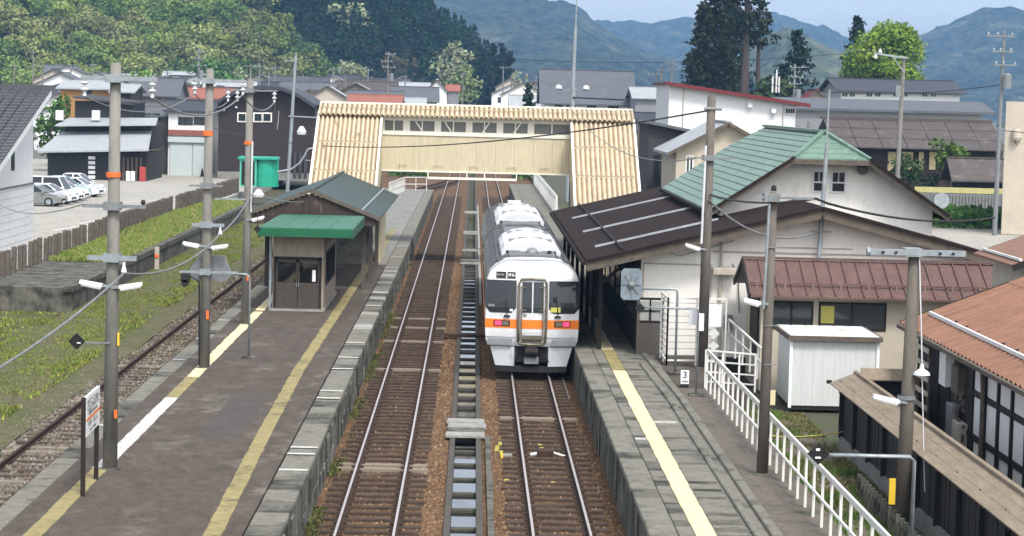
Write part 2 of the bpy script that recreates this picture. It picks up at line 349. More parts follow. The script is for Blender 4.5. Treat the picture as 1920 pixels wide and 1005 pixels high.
mat('tank_green', (.02,.4,.26), (.02,.35,.23), 1, rough=.4)
mat('tank_pale', (.1,.5,.37), (.09,.45,.33), 1, rough=.4)
mat('shed_panel', (.56,.58,.565), (.52,.54,.525), .8, rough=.45, stretch=(2,2,.3))
mat('shed_roof', (.68,.68,.66), (.6,.6,.56), 1.2, rough=.5, c3=(.45,.42,.34), c3scale=1.2, c3pos=.62)
mat('trim_grey', (.24,.24,.21), (.2,.2,.17), 2, rough=.6)
mat('car_white', (.78,.8,.82), (.76,.78,.8), 1, rough=.15, coat=.6)
mat('car_black', (.02,.022,.025), (.025,.026,.03), 1, rough=.12, coat=.6)
mat('car_blue', (.3,.52,.58), (.28,.5,.56), 1, rough=.15, coat=.6)
mat('car_silver', (.35,.36,.36), (.33,.34,.34), 1, rough=.2, metal=.5, coat=.5)
mat('tyre', (.02,.02,.02), (.03,.03,.03), 5, rough=.9)
mat('bark', (.13,.1,.085), (.085,.066,.055), 3, rough=.95, stretch=(1,1,.2), bump=.5)
mat('hill_soil', (.06,.07,.035), (.04,.05,.028), .05, rough=1)
mat('town_ground', (.2,.195,.18), (.15,.15,.13), .3, rough=.95, c3=(.1,.12,.05), c3scale=.1, c3pos=.6)
leafmat('leaf')
# ================================================================== noise
def vnoise(x, y, seed=0):
    xi = np.floor(x).astype(np.int64); yi = np.floor(y).astype(np.int64); fx = x - xi; fy = y - yi
    fx = fx*fx*(3-2*fx); fy = fy*fy*(3-2*fy)
    def h(a, b):
        n = (a*374761393 + b*668265263 + seed*974634777) & 0xffffffff
        n = ((n ^ (n >> 13)) * 1274126177) & 0xffffffff
        return ((n ^ (n >> 16)) & 0xffff) / 65535.0
    return (h(xi,yi)*(1-fx) + h(xi+1,yi)*fx)*(1-fy) + (h(xi,yi+1)*(1-fx) + h(xi+1,yi+1)*fx)*fy
def fbm(x, y, o=4, seed=0):
    s = 0; a = .5
    for i in range(o): s = s + a*vnoise(x*2**i, y*2**i, seed+i); a *= .5
    return s
def grid(xs, ys, zf):
    X, Y = np.meshgrid(xs, ys); Z = zf(X, Y); v = np.stack([X.ravel(), Y.ravel(), Z.ravel()], 1)
    nx = len(xs); i = np.arange(len(ys)-1)[:, None]*nx + np.arange(nx-1)[None, :]; i = i.ravel()
    return v, np.stack([i, i+1, i+nx+1, i+nx], 1)
# ================================================================== ground
struct('ground', MB().quad((-2400,-80,-.62),(2400,-80,-.62),(2400,4500,-.62),(-2400,4500,-.62)), 'soil')
for (x0, x1, y0, y1) in ((-2000,-15.6,262,620), (6.2,2000,262,1500), (-15.5,6.1,425,620)):
    struct('town_ground', MB().prism([(x0,y0,-.6),(x0,y1,-.6),(x0,y1,.12+.02*(y1-y0)*(x0<0)),(x0,y0,.12)],(x1-x0,0,0)), 'town_ground')
struct('lineside_ground', MB().box(-19.2,-15.2,25,87.7,-.6,-.1), 'verge_soil')
struct('car_park', MB().box(-90, -18.9, 60, 262, -.6, .3), 'lot_gravel')
struct('track_bed', MB().box(-15.6, -.42, 25, 420, -.6, -.21).box(.37, 6.2, 25, 420, -.6, -.21), 'ballast_rust')
v, f = grid(np.arange(-15.25, -10.9, .3), np.arange(25, 262, .6), lambda X, Y: -.17 + .1*fbm(X*.8, Y*.5, 3, 3) + .1*np.clip(-11.6-X, 0, 1))
npmesh('grass_verge', v, f, 'verge_soil', kind='structure')
v, f = grid(np.arange(-13.2, -8.35, .2), np.arange(25, 200, .5), lambda X, Y: -.2 + .07*fbm(X*3, Y*3, 2, 9) - .08*np.clip(np.abs(X+10)-1.6, 0, 1))
npmesh('ballast', v, f, 'ballast_grey', kind='structure')
# right-hand yard
v, f = grid(np.arange(5.4, 8.8, .2), np.arange(30, 61, .4), lambda X, Y: np.where(X < 6.75, .875, .875 - .635*np.clip((X-6.75)/.7, 0, 1)) + .05*fbm(X*2, Y*2, 3, 5))
npmesh('yard', v, f, 'dark_gravel', kind='structure')
struct('yard_ground', MB().box(6.2, 90, 20, 262, -.6, .22), 'soil')
struct('station_forecourt', MB().box(5.62, 7.5, 60.8, 70, .3, .885), 'asphalt_red')
struct('platform_end', MB().box(5.62, 6.2, 70, 205, -.3, .885), 'concrete')
struct('road', MB().box(17, 80, 100, 172, .1, .27), 'lot_gravel')

# ballast stones (nobody could count them)
def stones(name, n, xs, ys, z, m, cols, size=(.03, .065)):
    c = np.stack([NP.uniform(*xs, n), ys[0] + (ys[1]-ys[0])*NP.random(n)**1.6, np.full(n, z)], 1)
    s = NP.uniform(*size, (n, 1, 1))
    base = np.array([(1,0,0),(0,1,0),(-1,0,0),(0,-1,0),(0,0,1)], float)[None]
    v = base*s*NP.uniform(.6, 1.3, (n, 5, 3)) + c[:, None, :]
    a_ = NP.uniform(0, 6.28, n); ca, sa = np.cos(a_)[:, None], np.sin(a_)[:, None]
    dx = v[:,:,0]-c[:,None,0]; dy = v[:,:,1]-c[:,None,1]
    v[:,:,0] = c[:,None,0] + dx*ca - dy*sa; v[:,:,1] = c[:,None,1] + dx*sa + dy*ca
    f = np.array([(0,1,4),(1,2,4),(2,3,4),(3,0,4)])[None] + 5*np.arange(n)[:,None,None]
    cc = np.array(cols)[NP.integers(0, len(cols), n)]*NP.uniform(.7, 1.25, (n,1))
    npmesh(name, v.reshape(-1,3), f.reshape(-1,3), m, cols=np.repeat(cc, 4, 0), kind='stuff', label='loose crushed stone lying between the sleepers and rails')
leafmat('stone', .95, 0.0)
rust = [(.14,.08,.04),(.1,.055,.03),(.18,.105,.055),(.24,.16,.09),(.075,.043,.025),(.12,.068,.036)]
stones('ballast_stones', 30000, (-3.1, -.45), (40, 120), -.225, 'stone', rust, (.025,.055))
stones('ballast_stones', 30000, (.4, 3.2), (40, 120), -.225, 'stone', rust, (.025,.055))
stones('ballast_stones', 26000, (-13.2, -8.5), (40, 120), -.17, 'stone', [(.15,.135,.11),(.1,.09,.075),(.2,.18,.15),(.13,.1,.07)], (.03, .07))

# ================================================================== railway tracks
def rail_mb(path, off):
    b = MB(); h = MB()
    for (p, q) in zip(path[:-1], path[1:]):
        d = Vector((q[0]-p[0], q[1]-p[1], 0)).normalized(); nx = Vector((d.y, -d.x, 0))*off
        a_ = Vector((p[0], p[1], 0))+nx; c_ = Vector((q[0], q[1], 0))+nx; dz = lambda z: Vector((0,0,z))
        b.bar(a_+dz(-.13), c_+dz(-.13), .12, .022); b.bar(a_+dz(-.075), c_+dz(-.075), .02, .09); b.bar(a_+dz(-.021), c_+dz(-.021), .068, .036)
        h.bar(a_+dz(0), c_+dz(0), .05, .007)
    return b, h
SLP = MB().cbox(-1.05, 1.05, -.1, .1, -.27, -.135, .012)
sl_a = None
def track(label, path, y1, spacing=.7, top='rail_top', pale=()):
    t = thing('railway_track', label, 'railway track', (path[0][0], path[0][1], 0))
    for s in (-1, 1):
        b, h = rail_mb(path, s*.567)
        r_ = b.build('rail', 'rail_rust', t); h.build('running_surface', top, r_)
    global sl_a, sl_b
    if sl_a is None:
        sl_a = shared('sleeper', SLP, 'sleeper_wood'); sl_b = shared('sleeper', SLP, 'sleeper_pale')
    y = 40.2; k = 0
    while y < y1 and k < 298:
        for (p, q) in zip(path[:-1], path[1:]):
            if p[1] <= y < q[1]:
                u_ = (y-p[1])/(q[1]-p[1]); x = p[0]+(q[0]-p[0])*u_; rz = -math.atan2(q[0]-p[0], q[1]-p[1])
                me = sl_b if k in pale else sl_a
                piece('sleeper', me, (x + R.uniform(-.04,.04), y + R.uniform(-.03,.03), R.uniform(-.012,.006)), t, rz + R.uniform(-.012,.012))
        y += spacing; k += 1
    return t
track('rusty track with two bright rails between the left platform and the drain', [(-1.94, 25), (-1.94, 400)], 200, pale=(18, 19, 46, 58, 65, 70))
track('track under the white train beside the right platform', [(1.92, 25), (1.92, 400)], 200, pale=(6, 31))
S = [(-9.95 + 8.01*(lambda u: u*u*(3-2*u))((i)/24), 160 + 85*i/24) for i in range(25)]
track('rusty overgrown track on the far left side of the left platform', [(-9.95, 25), (-9.95, 160)] + S[1:], 235, top='rail_rust', pale=(9, 14, 20, 21, 33, 34, 45))
# rail fastenings along the near rails, too small to pick apart
fb = MB()
for cx in (-1.94, 1.92):
    for k in range(86):
        y = 40.2 + .7*k
        for s in (-.567, .567):
            for q in (-.1, .1): fb.box(cx+s+q-.035, cx+s+q+.035, y-.05, y+.05, -.14, -.085)
fb.build('rail_fastenings', 'rail_rust', kind='stuff', label='small rusty rail fastenings on the sleepers of the two near tracks')
# beacon and yellow marks between the rails of the right track
tb = thing('track_beacon', 'small brown track beacon with white cable ends between the right rails', 'track beacon', (1.95, 55.2, -.13))
MB().cbox(1.72,2.12,55.0,55.4,-.13,.02).build('housing', 'rail_rust', tb); MB().cone((1.56,55.2,-.11),(1.72,55.2,-.09),.03,.05).build('cable_end', 'sign_white', tb)
MB().tube([(2.12,55.2,-.05),(2.3,55.15,-.1),(2.4,55.2,-.13)], .025).build('cable_end', 'sign_white', tb)
tb = thing('track_beacon', 'small white junction box painted yellow left of the right track', 'track beacon', (.95, 55.2, -.16))
MB().cbox(.9,1.12,55.1,55.25,-.2,-.1).build('housing', 'slab_pale', tb); MB().cbox(.84,.9,55.1,55.3,-.2,-.09).build('marker_plate', 'yellow_paint', tb)
for i, (x, y) in enumerate([(.85,57.2),(.77,56.6),(.75,56.2),(.86,55.8),(1.85,57.0),(1.87,56.5),(1.88,56.1),(1.9,55.7),(.93,51.6),(1.98,51.4)]):
    one('yellow_mark', MB().box(x-.045, x+.045, y-.035, y+.035, -.2, -.127), 'lemon', 'small yellow painted survey mark on the ballast of the right track', 'survey mark', 'yellow marks on the right track')

# ================================================================== drain between the tracks
dr = thing('drain_channel', 'open concrete drain with cross struts between the two main tracks', 'drain', (-.03, 40, -.6))
for x0, x1 in ((-.42,-.29),(.24,.37)): MB().box(x0, x1, 25, 330, -.6, -.135).build('side_wall', 'drain_wall', dr)
m = mat('drain_water', (.012,.014,.015), (.02,.02,.02), 1, rough=.06, spec=.8)
m.node_tree.nodes['Principled BSDF'].inputs['IOR'].default_value = 1.5
MB().box(-.29,.24,25,118,-.59,-.37).build('water', 'drain_water', dr)
me = shared('strut', MB().cbox(-.29,.24,-.09,.09,-.42,-.3,.015), 'drain_wall')
for k in range(46):
    if 26.1+2.05*k > 29: piece('strut', me, (0, 26.1+2.05*k, R.uniform(-.02,.02)), dr)
me = shared('cover_slab', MB().cbox(-.52,.48,-.3,.3,-.134,-.06,.015), 'slab_pale')
me2 = shared('cover_slab', MB().cbox(-.5,.46,-.3,.3,-.134,-.07,.015), 'concrete_old')
for y, q in ((60.6,1),(59.75,1),(58.9,2),(58.15,1),(119,1),(121.2,1),(129,1),(130.5,2),(145,1),(147,1),(171,1),(173,1)): piece('cover_slab', me if q == 1 else me2, (R.uniform(-.03,.03), y, 0), dr, R.uniform(-.03,.03))
MB().box(-.9,.6,82.2,82.6,-.13,-.02).build('crossing_pipe', 'rail_rust', dr)
one('cable_trough', MB().box(.47,.6,41,58,-.21,-.1).box(.47,.62,49,52.5,-.1,-.085), 'concrete_old', 'thin grey cable trough lying right of the open drain', 'cable trough')
one('cable_trough', MB().box(.4,.52,96,185,-.2,-.11), 'slab_pale', 'long pale cable trough beside the far stretch of the drain', 'cable trough')
one('guard_strip', MB().bar((2.95,66,-.15),(2.95,75,-.15),.03,.06), 'galv_dull', 'thin metal strip on the ballast beside the right platform foot', 'metal strip')

# ================================================================== platforms
pl = struct('platform_left', MB().box(-8.36, -3.19, 25, 188, -.4, .8), 'concrete_face')
MB().box(-7.95, -3.82, 25, 103, .78, .9).build('platform_surface', 'asphalt_red', pl); MB().box(-7.95, -3.82, 103, 188, .78, .9).build('platform_surface', 'concrete', pl)
# repair patches in the asphalt
mat('asphalt_new', (.085,.072,.063), (.12,.104,.09), 2, rough=.85, bump=.2, bscale=60)
for (x0,x1,y0,y1) in ((-5.9,-5.0,50.5,57.5),): MB().box(x0,x1,y0,y1,.88,.904).build('repair_patch', 'asphalt_new', pl)
me_c = [shared('coping_slab', MB().cbox(-.31,.31,-.6,.6,-.12,.0,.02), m) for m in ('slab_grey','concrete_old','slab_pale')]
y = 33.
while y < 100:
    L = R.choice((1.0,1.2,1.2,1.6)); q = R.choice((0,0,0,0,1,1)) if y < 60 else R.choice((0,0,0,0,1,2))
    piece('coping_slab', me_c[q], (-3.48, y+L/2, .905 + R.uniform(-.015,.012)), pl, R.uniform(-.006,.006), sc=(1, (L-.03)/1.2, 1)); y += L
MB().box(-3.79,-3.17,100,188,.78,.9).build('coping', 'slab_grey', pl)
me_m = shared('edge_mark', MB().box(-.29,.29,-.09,.09,0,.006), 'worn_white')
for y in (45.9,48.0,48.9,57,58.4,63.2,66,70,75,82.5,88,93,101,108,116): piece('edge_mark', me_m, (-3.48, y, .922), pl)
# rough stone facing below the coping
sf = MB()
for k in range(150):
    y = 33 + k*.62 + R.uniform(-.12,.12)
    for row in range(2):
        z0 = -.3 + row*.55 + R.uniform(-.03,.03); o = R.uniform(-.06,.02)
        sf.cbox(-3.3, -3.16+o, y+R.uniform(0,.05)+row*.25, y+.58+row*.25, z0, z0+.5, .03)
sf.build('stone_facing', 'concrete_face', pl, kind='stuff')
ou = [shared('coping_slab', MB().cbox(-.24,.24,-.6,.6,-.12,0,.02), m) for m in ('slab_grey','concrete_old','slab_pale')]
y = 33.
while y < 100:
    L = R.choice((1.2,1.5,1.8)); piece('coping_slab', ou[R.choice((0,0,0,1))], (-8.17, y+L/2, .905 + R.uniform(-.01,.01)), pl, 0, sc=(1,(L-.03)/1.2,1)); y += L
MB().box(-8.4,-7.94,100,188,.78,.9).build('coping', 'slab_grey', pl)
for y in (51.5,64.5,70.2,76): piece('edge_mark', me_m, (-8.17,y,.92), pl, sc=(.6,1,1))
me_t = {k: shared('tactile_block', MB().cbox(-.16,.16,-.295,.295,-.02,.0,.006), k) for k in ('tactile_old','tactile_new','worn_white')}
def interp(pts, y):
    for (y0,x0),(y1,x1) in zip(pts[:-1], pts[1:]):
        if y0 <= y <= y1: return x0+(x1-x0)*(y-y0)/(y1-y0)
    return pts[-1][1]
TL = [(30,-4.2),(39,-4.32),(50,-4.5),(62,-4.65),(98,-4.6),(130,-4.4),(190,-4.4)]
y = 34.
while y < 130:
    piece('tactile_block', me_t['tactile_old'], (interp(TL,y)+R.uniform(-.012,.012), y, .918), pl, R.uniform(-.01,.01)); y += .6
y = 34.
while y < 92:
    k = 'tactile_old' if y < 46 else 'worn_white' if y < 56.5 else 'tactile_old' if y < 60.6 else 'tactile_new'
    if not (79.3 < y < 80): piece('tactile_block', me_t[k], (-7.32+R.uniform(-.012,.012), y, .918), pl, R.uniform(-.01,.01))
    y += .6
# right platform
pr = struct('platform_right', MB().box(3.3, 5.62, 25, 205, -.4, .8), 'concrete_face')
MB().box(3.8,5.6,25,205,.78,.893).build('platform_surface', 'slab_grey', pr)
fr = MB()
for k in range(190):
    y = 33 + k*.32
    fr.box(3.27+R.uniform(-.012,.012), 3.32, y, y+.29, -.4, .74)
fr.build('board_marked_face', 'concrete_face', pr, kind='stuff')
me_c = [shared('coping_slab', MB().cbox(-.26,.26,-.5,.5,-.12,0,.02), m) for m in ('slab_grey','concrete_old','slab_pale')]
y = 33.
while y < 100:
    L = R.choice((.9,1.0,1.3)); piece('coping_slab', me_c[R.choice((0,0,0,0,0,1,2)) if y > 62 else R.choice((0,0,0,1))], (3.52, y+L/2, .905+R.uniform(-.01,.01)), pr, 0, sc=(1,(L-.025)/1.0,1)); y += L
MB().box(3.26,3.78,100,205,.78,.9).build('coping', 'slab_grey', pr)
mp_ = [shared('paver', MB().cbox(-.14,.14,-.3,.3,-.06,0,.01), m) for m in ('slab_grey','concrete_old','concrete')]
y = 33.
while y < 72:
    piece('paver', mp_[R.choice((0,0,1))], (3.93, y, .902+R.uniform(-.006,.006)), pr, 0); y += .62
mq = [shared('paver', MB().cbox(-.29,.29,-.14,.14,-.06,0,.01), m) for m in ('slab_grey','concrete_old','concrete')]
y = 33.
while y < 68:
    piece('paver', mq[R.choice((0,0,0,1))], (4.77, y, .902+R.uniform(-.006,.006)), pr, 0); y += .3
y = 34.
while y < 112:
    piece('tactile_block', me_t['tactile_new' if y < 64.5 else 'tactile_old' if y < 70 else 'tactile_new'], (4.26+R.uniform(-.008,.008), y, .92), pr, R.uniform(-.008,.008), sc=(1.15,1,1)); y += .6
for x, w_, yy in ((5.17,.13,(33,66)),(5.52,.2,(33,70))):
    me = shared('kerb_stone', MB().cbox(-w_/2,w_/2,-.5,.5,-.15,.06,.02), 'slab_grey'); y = yy[0]
    while y < yy[1]:
        piece('kerb_stone', me, (x + (.0 if y < 58 else -.02*(y-58)), y+.5, .9+R.uniform(-.01,.01)), pr, R.uniform(-.006,.006) + (0 if y < 58 else .02), sc=(1,.985,1)); y += 1
for (x0,x1,y0,y1) in ((3.8,4.05,51.2,51.32),(4.4,5.0,54.0,54.1),(4.05,4.09,56.5,57.2)): MB().box(x0,x1,y0,y1,.9,.935).build('painted_mark', 'worn_white', pr)
# old goods platform on the left
og = struct('old_goods_platform', MB().prism([(-15.2,87.6,-.3),(-15.2,87.6,.86),(-18.95,87.6,.86),(-18.95,87.6,-.3)], (0,72,0)), 'concrete_old')
MB().box(-15.5,-15.14,87.5,159.7,.7,.92).build('edge_kerb', 'concrete_old', og)
v, f = grid(np.arange(-18.9,-15.5,.25), np.arange(102,160,.5), lambda X,Y: .87+.09*fbm(X*1.5,Y*1.5,3,11))
npmesh('turf', v, f, 'verge_soil', og)
# ================================================================== grass
def grass(name, label, n, xs, ys, zf, cols, h=(.08,.22), mask=None, sx=.05):
    x = NP.uniform(*xs, n); y = ys[0] + (ys[1]-ys[0])*NP.random(n)**1.2
    if mask is not None:
        k = mask(x, y); x = x[k]; y = y[k]; n = len(x)
    z = zf(x, y); a_ = NP.uniform(0, 6.28, n); hh = NP.uniform(*h, n)*(.6 + .8*fbm(x*.5, y*.4, 2, 21)); w_ = NP.uniform(.6,1.4,n)*sx
    b0 = np.stack([x+np.cos(a_)*w_, y+np.sin(a_)*w_, z-.02], 1); b1 = np.stack([x-np.cos(a_)*w_, y-np.sin(a_)*w_, z-.02], 1)
    tp = np.stack([x+NP.normal(0,.06,n), y+NP.normal(0,.06,n), z+hh], 1)
    v = np.stack([b0,b1,tp],1).reshape(-1,3); f = np.arange(3*n).reshape(n,3)
    cc = np.array(cols)[NP.integers(0,len(cols),n)]*NP.uniform(.7,1.3,(n,1))
    npmesh(name, v, f, 'leaf', cols=cc, kind='stuff', label=label)
GR = [(.13,.22,.025),(.18,.26,.035),(.22,.26,.05),(.24,.21,.08),(.16,.14,.06)]
grass('grass', 'patchy green grass on the verge beside the far left track', 150000, (-15.1,-11.9), (45,170), lambda x,y: np.full_like(x,-.06), GR, (.03,.13), mask=lambda x,y: fbm(x*.9,y*.5,4,3)+.12*NP.normal(size=x.shape)-.06*np.clip(x+12.8,0,1)*3 > .46, sx=.035)
grass('grass', 'bright green and straw grass on top of the old goods platform', 80000, (-18.7,-15.5), (101,160), lambda x,y: np.full_like(x,.9), [(.13,.25,.025),(.17,.28,.035),(.36,.32,.13),(.3,.29,.1)], (.06,.22), mask=lambda x,y: fbm(x*.6,y*.4,4,13)+.08*NP.normal(size=x.shape) > .42, sx=.04)
grass('grass', 'green grass strip between the white railing and the board fence', 50000, (7.0,8.7), (33,61), lambda x,y: np.where(x<7.45,.24+.62*(7.45-x)/.7,.24), [(.06,.15,.02),(.1,.18,.03),(.16,.17,.06)], (.05,.18), mask=lambda x,y: (fbm(x*.8,y*.5,4,17)+.08*NP.normal(size=x.shape) > .42) & ((y<46)|(fbm(x,y,3,8)>.48)), sx=.03)
grass('moss', 'low moss and weeds along the foot of the left platform wall', 9000, (-3.15,-2.9), (42,120), lambda x,y: np.full_like(x,-.2), [(.1,.11,.03),(.14,.13,.05),(.08,.1,.03)], (.04,.12), mask=lambda x,y: fbm(x*.7,y*.3,3,31) > .48)
grass('weeds', 'sparse weeds growing among the sleepers of the far left track', 9000, (-11.2,-8.5), (60,160), lambda x,y: np.full_like(x,-.17), [(.14,.15,.05),(.2,.18,.08)], (.03,.1), mask=lambda x,y: fbm(x*.7,y*.2,3,41) > .5)
grass('dry_grass', 'straw coloured dry grass around the pale shed', 26000, (7.2,9.0), (46,61), lambda x,y: np.full_like(x,.24), [(.2,.17,.08),(.16,.15,.06),(.1,.12,.04)], (.03,.12), mask=lambda x,y: fbm(x*.9,y*.6,4,57)+.1*NP.normal(size=x.shape) > .42, sx=.03)
grass('grass', 'rough green grass in front of the old goods platform end', 30000, (-19,-15), (55,87.4), lambda x,y: np.full_like(x,-.1), GR, (.04,.15), mask=lambda x,y: fbm(x*.7,y*.5,4,77)+.1*NP.normal(size=x.shape) > .44, sx=.035)
# ================================================================== train
def zpx(y, Y=70): return 8.5 - (y-186.5)*Y/FPX
PROF = [(1.36,.92),(1.42,1.1),(1.445,1.4),(1.445,2.7),(1.42,2.95),(1.33,3.2),(1.14,3.38),(.85,3.5),(.45,3.585),(0,3.61)]
def halfw(z):
    for (w0,z0),(w1,z1) in zip(PROF[:-1], PROF[1:]):
        if z0 <= z <= z1: return w0+(w1-w0)*(z-z0)/(z1-z0)
    return PROF[0][0] if z < .92 else 0
TC = 1.93
def facey(x, z):
    return 69.98 + .2*(abs(x)/1.44)**2.2 + (.34*max(0,(z-1.95)/1.65)**1.7 if z > 1.95 else 0) + (.12*((1.15-z)/.25) if z < 1.15 else 0)
tr = thing('train', 'white and orange railcar train with red tail lights at the right platform', 'train', (TC, 70, 0))
b = MB(); b.sm = True
zs = [.92,1.0,1.1,1.3,1.5,1.75,1.95,2.2,2.45,2.7,2.95,3.1,3.2,3.3,3.38,3.45,3.5,3.54]; ns = 20
for z in zs:
    for i in range(ns+1):
        x = (i/ns*2-1)*halfw(z)*.995
        b.v.append((TC+x, facey(x,z)+(.10*max(0,(z-3.2)/.34)**2), z))
b.f += [(j*(ns+1)+i, j*(ns+1)+i+1, (j+1)*(ns+1)+i+1, (j+1)*(ns+1)+i) for j in range(len(zs)-1) for i in range(ns)]
n0 = len(b.v)
ring = [(TC+s_*halfw(z), z) for s_ in (1,) for z in zs] + [(TC+(i/ns*2-1)*-halfw(3.54), 3.56) for i in range(1,ns)] + [(TC-halfw(z), z) for z in zs[::-1]]
edge = [j*(ns+1)+ns for j in range(len(zs))] + [(len(zs)-1)*(ns+1)+ns-i for i in range(1,ns)] + [j*(ns+1) for j in range(len(zs))[::-1]]
for yy in (70.75, 71.2):
    b.v += [(x, yy, z if z < 3.5 else 3.6-.05*abs((x-TC)/.9)**2) for x, z in ring]
nr = len(ring)
b.f += [(edge[i], edge[i+1], n0+i+1, n0+i) for i in range(nr-1)] + [(n0+i, n0+i+1, n0+nr+i+1, n0+nr+i) for i in range(nr-1)]
b.build('cab_front', 'train_white', tr)
def patch(name, x0, x1, z0, z1, m, off=.012, nx=8, nz=6, thick=.02, parent=None, ch=0):
    p = MB(); p.sm = False
    for j in range(nz+1):
        z = z0+(z1-z0)*j/nz
        for i in range(nx+1):
            x = x0+(x1-x0)*i/nx
            if ch:   # rounded lower corners
                dz = z-z0
                if dz < ch: k = ch-math.sqrt(max(0, ch*ch-(ch-dz)**2)); x = min(max(x, x0+k), x1-k)
            x = max(-halfw(z)*.997, min(halfw(z)*.997, x)); p.v.append((TC+x, facey(x,z)-off, z))
    p.f += [(j*(nx+1)+i, j*(nx+1)+i+1, (j+1)*(nx+1)+i+1, (j+1)*(nx+1)+i) for j in range(nz) for i in range(nx)]
    k = len(p.v); p.v += [(x,y+thick,z) for x,y,z in p.v]
    per = list(range(nx+1)) + [j*(nx+1)+nx for j in range(1,nz+1)] + [nz*(nx+1)+i for i in range(nx-1,-1,-1)] + [j*(nx+1) for j in range(nz-1,0,-1)]
    p.f += [(per[i], per[(i+1)%len(per)], k+per[(i+1)%len(per)], k+per[i]) for i in range(len(per))]
    return p.build(name, m, parent or tr)
for s in (-1,1):
    g = patch('windscreen', *( (-1.44,-.5) if s<0 else (.5,1.44)), 1.95, 2.94, 'glass_dark', .014, ch=.14)
    xw = s*.78
    wp = MB().tube([(TC+xw, facey(xw,1.9)-.05, 1.86),(TC+xw, facey(xw,1.95)-.06, 1.97),(TC+xw-.04, facey(xw,2.5)-.06, 2.35)], .014, 6); wp.cbox(TC+xw-.1, TC+xw+.1, facey(xw,1.9)-.06, facey(xw,1.9)-.01, 1.82, 1.88)
    wp.build('wiper', 'train_dark', tr)
    lt = patch('tail_lamp_housing', s*.68 if s>0 else -1.18, 1.18 if s>0 else -.68, 1.535, 1.715, 'train_dark', .02)
    patch('lens', s*.95 if s>0 else -1.14, 1.14 if s>0 else -.95, 1.56, 1.69, 'tail_red', .032, parent=lt)
    patch('lens', s*.72 if s>0 else -.92, .92 if s>0 else -.72, 1.56, 1.69, 'brass_grey', .03, parent=lt)
    patch('stripe', *((-1.44,-.43) if s<0 else (.43,1.44)), 1.475, 1.75, 'orange_paint', .006)
    patch('bumper_panel', *((-1.36,-.62) if s<0 else (.62,1.36)), .95, 1.16, 'skirt_grey', .035)
    q = MB().prism([(TC+s*1.27,70.3,.9),(TC+s*.6,70.15,.9),(TC+s*.6,70.15,.27),(TC+s*1.1,70.3,.3)], (0,.35,0)); q.build('skirt', 'skirt_grey', tr)
    MB().prism([(TC+s*.6,70.14,.9),(TC+s*.52,70.14,.9),(TC+s*.52,70.14,.27),(TC+s*.6,70.14,.27)], (0,.1,0)).build('skirt_edge', 'skirt_grey', tr)
patch('sticker', .56,.86,1.99,2.14,'lemon',.03)
patch('sticker', -.7,-.6,2.0,2.07,'sign_white',.03); patch('number_plate', -1.36,-1.16,2.12,2.2,'galv_dull',.03)
ds = patch('destination_sign', -1.13,-.83,3.0,3.19,'train_dark',.02); ds2 = patch('destination_sign', -.79,-.54,3.0,3.19,'train_dark',.02)
text('ワンマン', .075, (TC-.98, facey(-.98,3.1)-.035, 3.095), (math.pi/2-.35,0,0), 'sign_white', ds)
text('普通', .11, (TC-.665, facey(-.67,3.1)-.03, 3.095), (math.pi/2-.35,0,0), 'sign_white', ds2)
# gangway door with its bright frame
dr_ = patch('gangway_door', -.36,.36,1.06,2.96,'train_white',.022)
patch('window_pane', -.33,-.02,1.97,2.9,'glass_dark',.035, parent=dr_); patch('window_pane', .02,.33,1.97,2.9,'glass_dark',.035, parent=dr_)
patch('stripe', -.36,.36,1.475,1.75,'orange_paint',.03, parent=dr_)
patch('crest', -.28,-.18,1.84,1.92,'galv_dull',.032, parent=dr_)
st = patch('folding_step', -.3,.3,1.07,1.27,'brass_grey',.06, parent=dr_)
fr_ = MB(); fr_.sm = True
pts = [(-.41,1.06),(-.43,1.5),(-.43,1.95),(-.43,2.4),(-.43,2.85),(-.36,2.98),(0,3.0),(.36,2.98),(.43,2.85),(.43,2.4),(.43,1.95),(.43,1.5),(.41,1.06),(.34,1.0),(0,.98),(-.34,1.0),(-.41,1.06)]
fr_.tube([(TC+x, facey(x,z)-.07, z) for x,z in pts], .038, 8).build('gangway_frame', 'brass_grey', tr)
ff = MB()
for s in (-1,1):
    ff.tube([(TC+s*.33, facey(.33,1.3)-.1, 1.1),(TC+s*.33, facey(.33,2)-.1, 2.0),(TC+s*.33, facey(.33,2.8)-.1, 2.8)], .018, 6)
    for z in (2.05,2.75): ff.bar((TC+s*.2,facey(.3,z)-.09,z),(TC+s*.42,facey(.4,z)-.09,z),.03)
ff.build('handrail', 'brass_grey', tr)
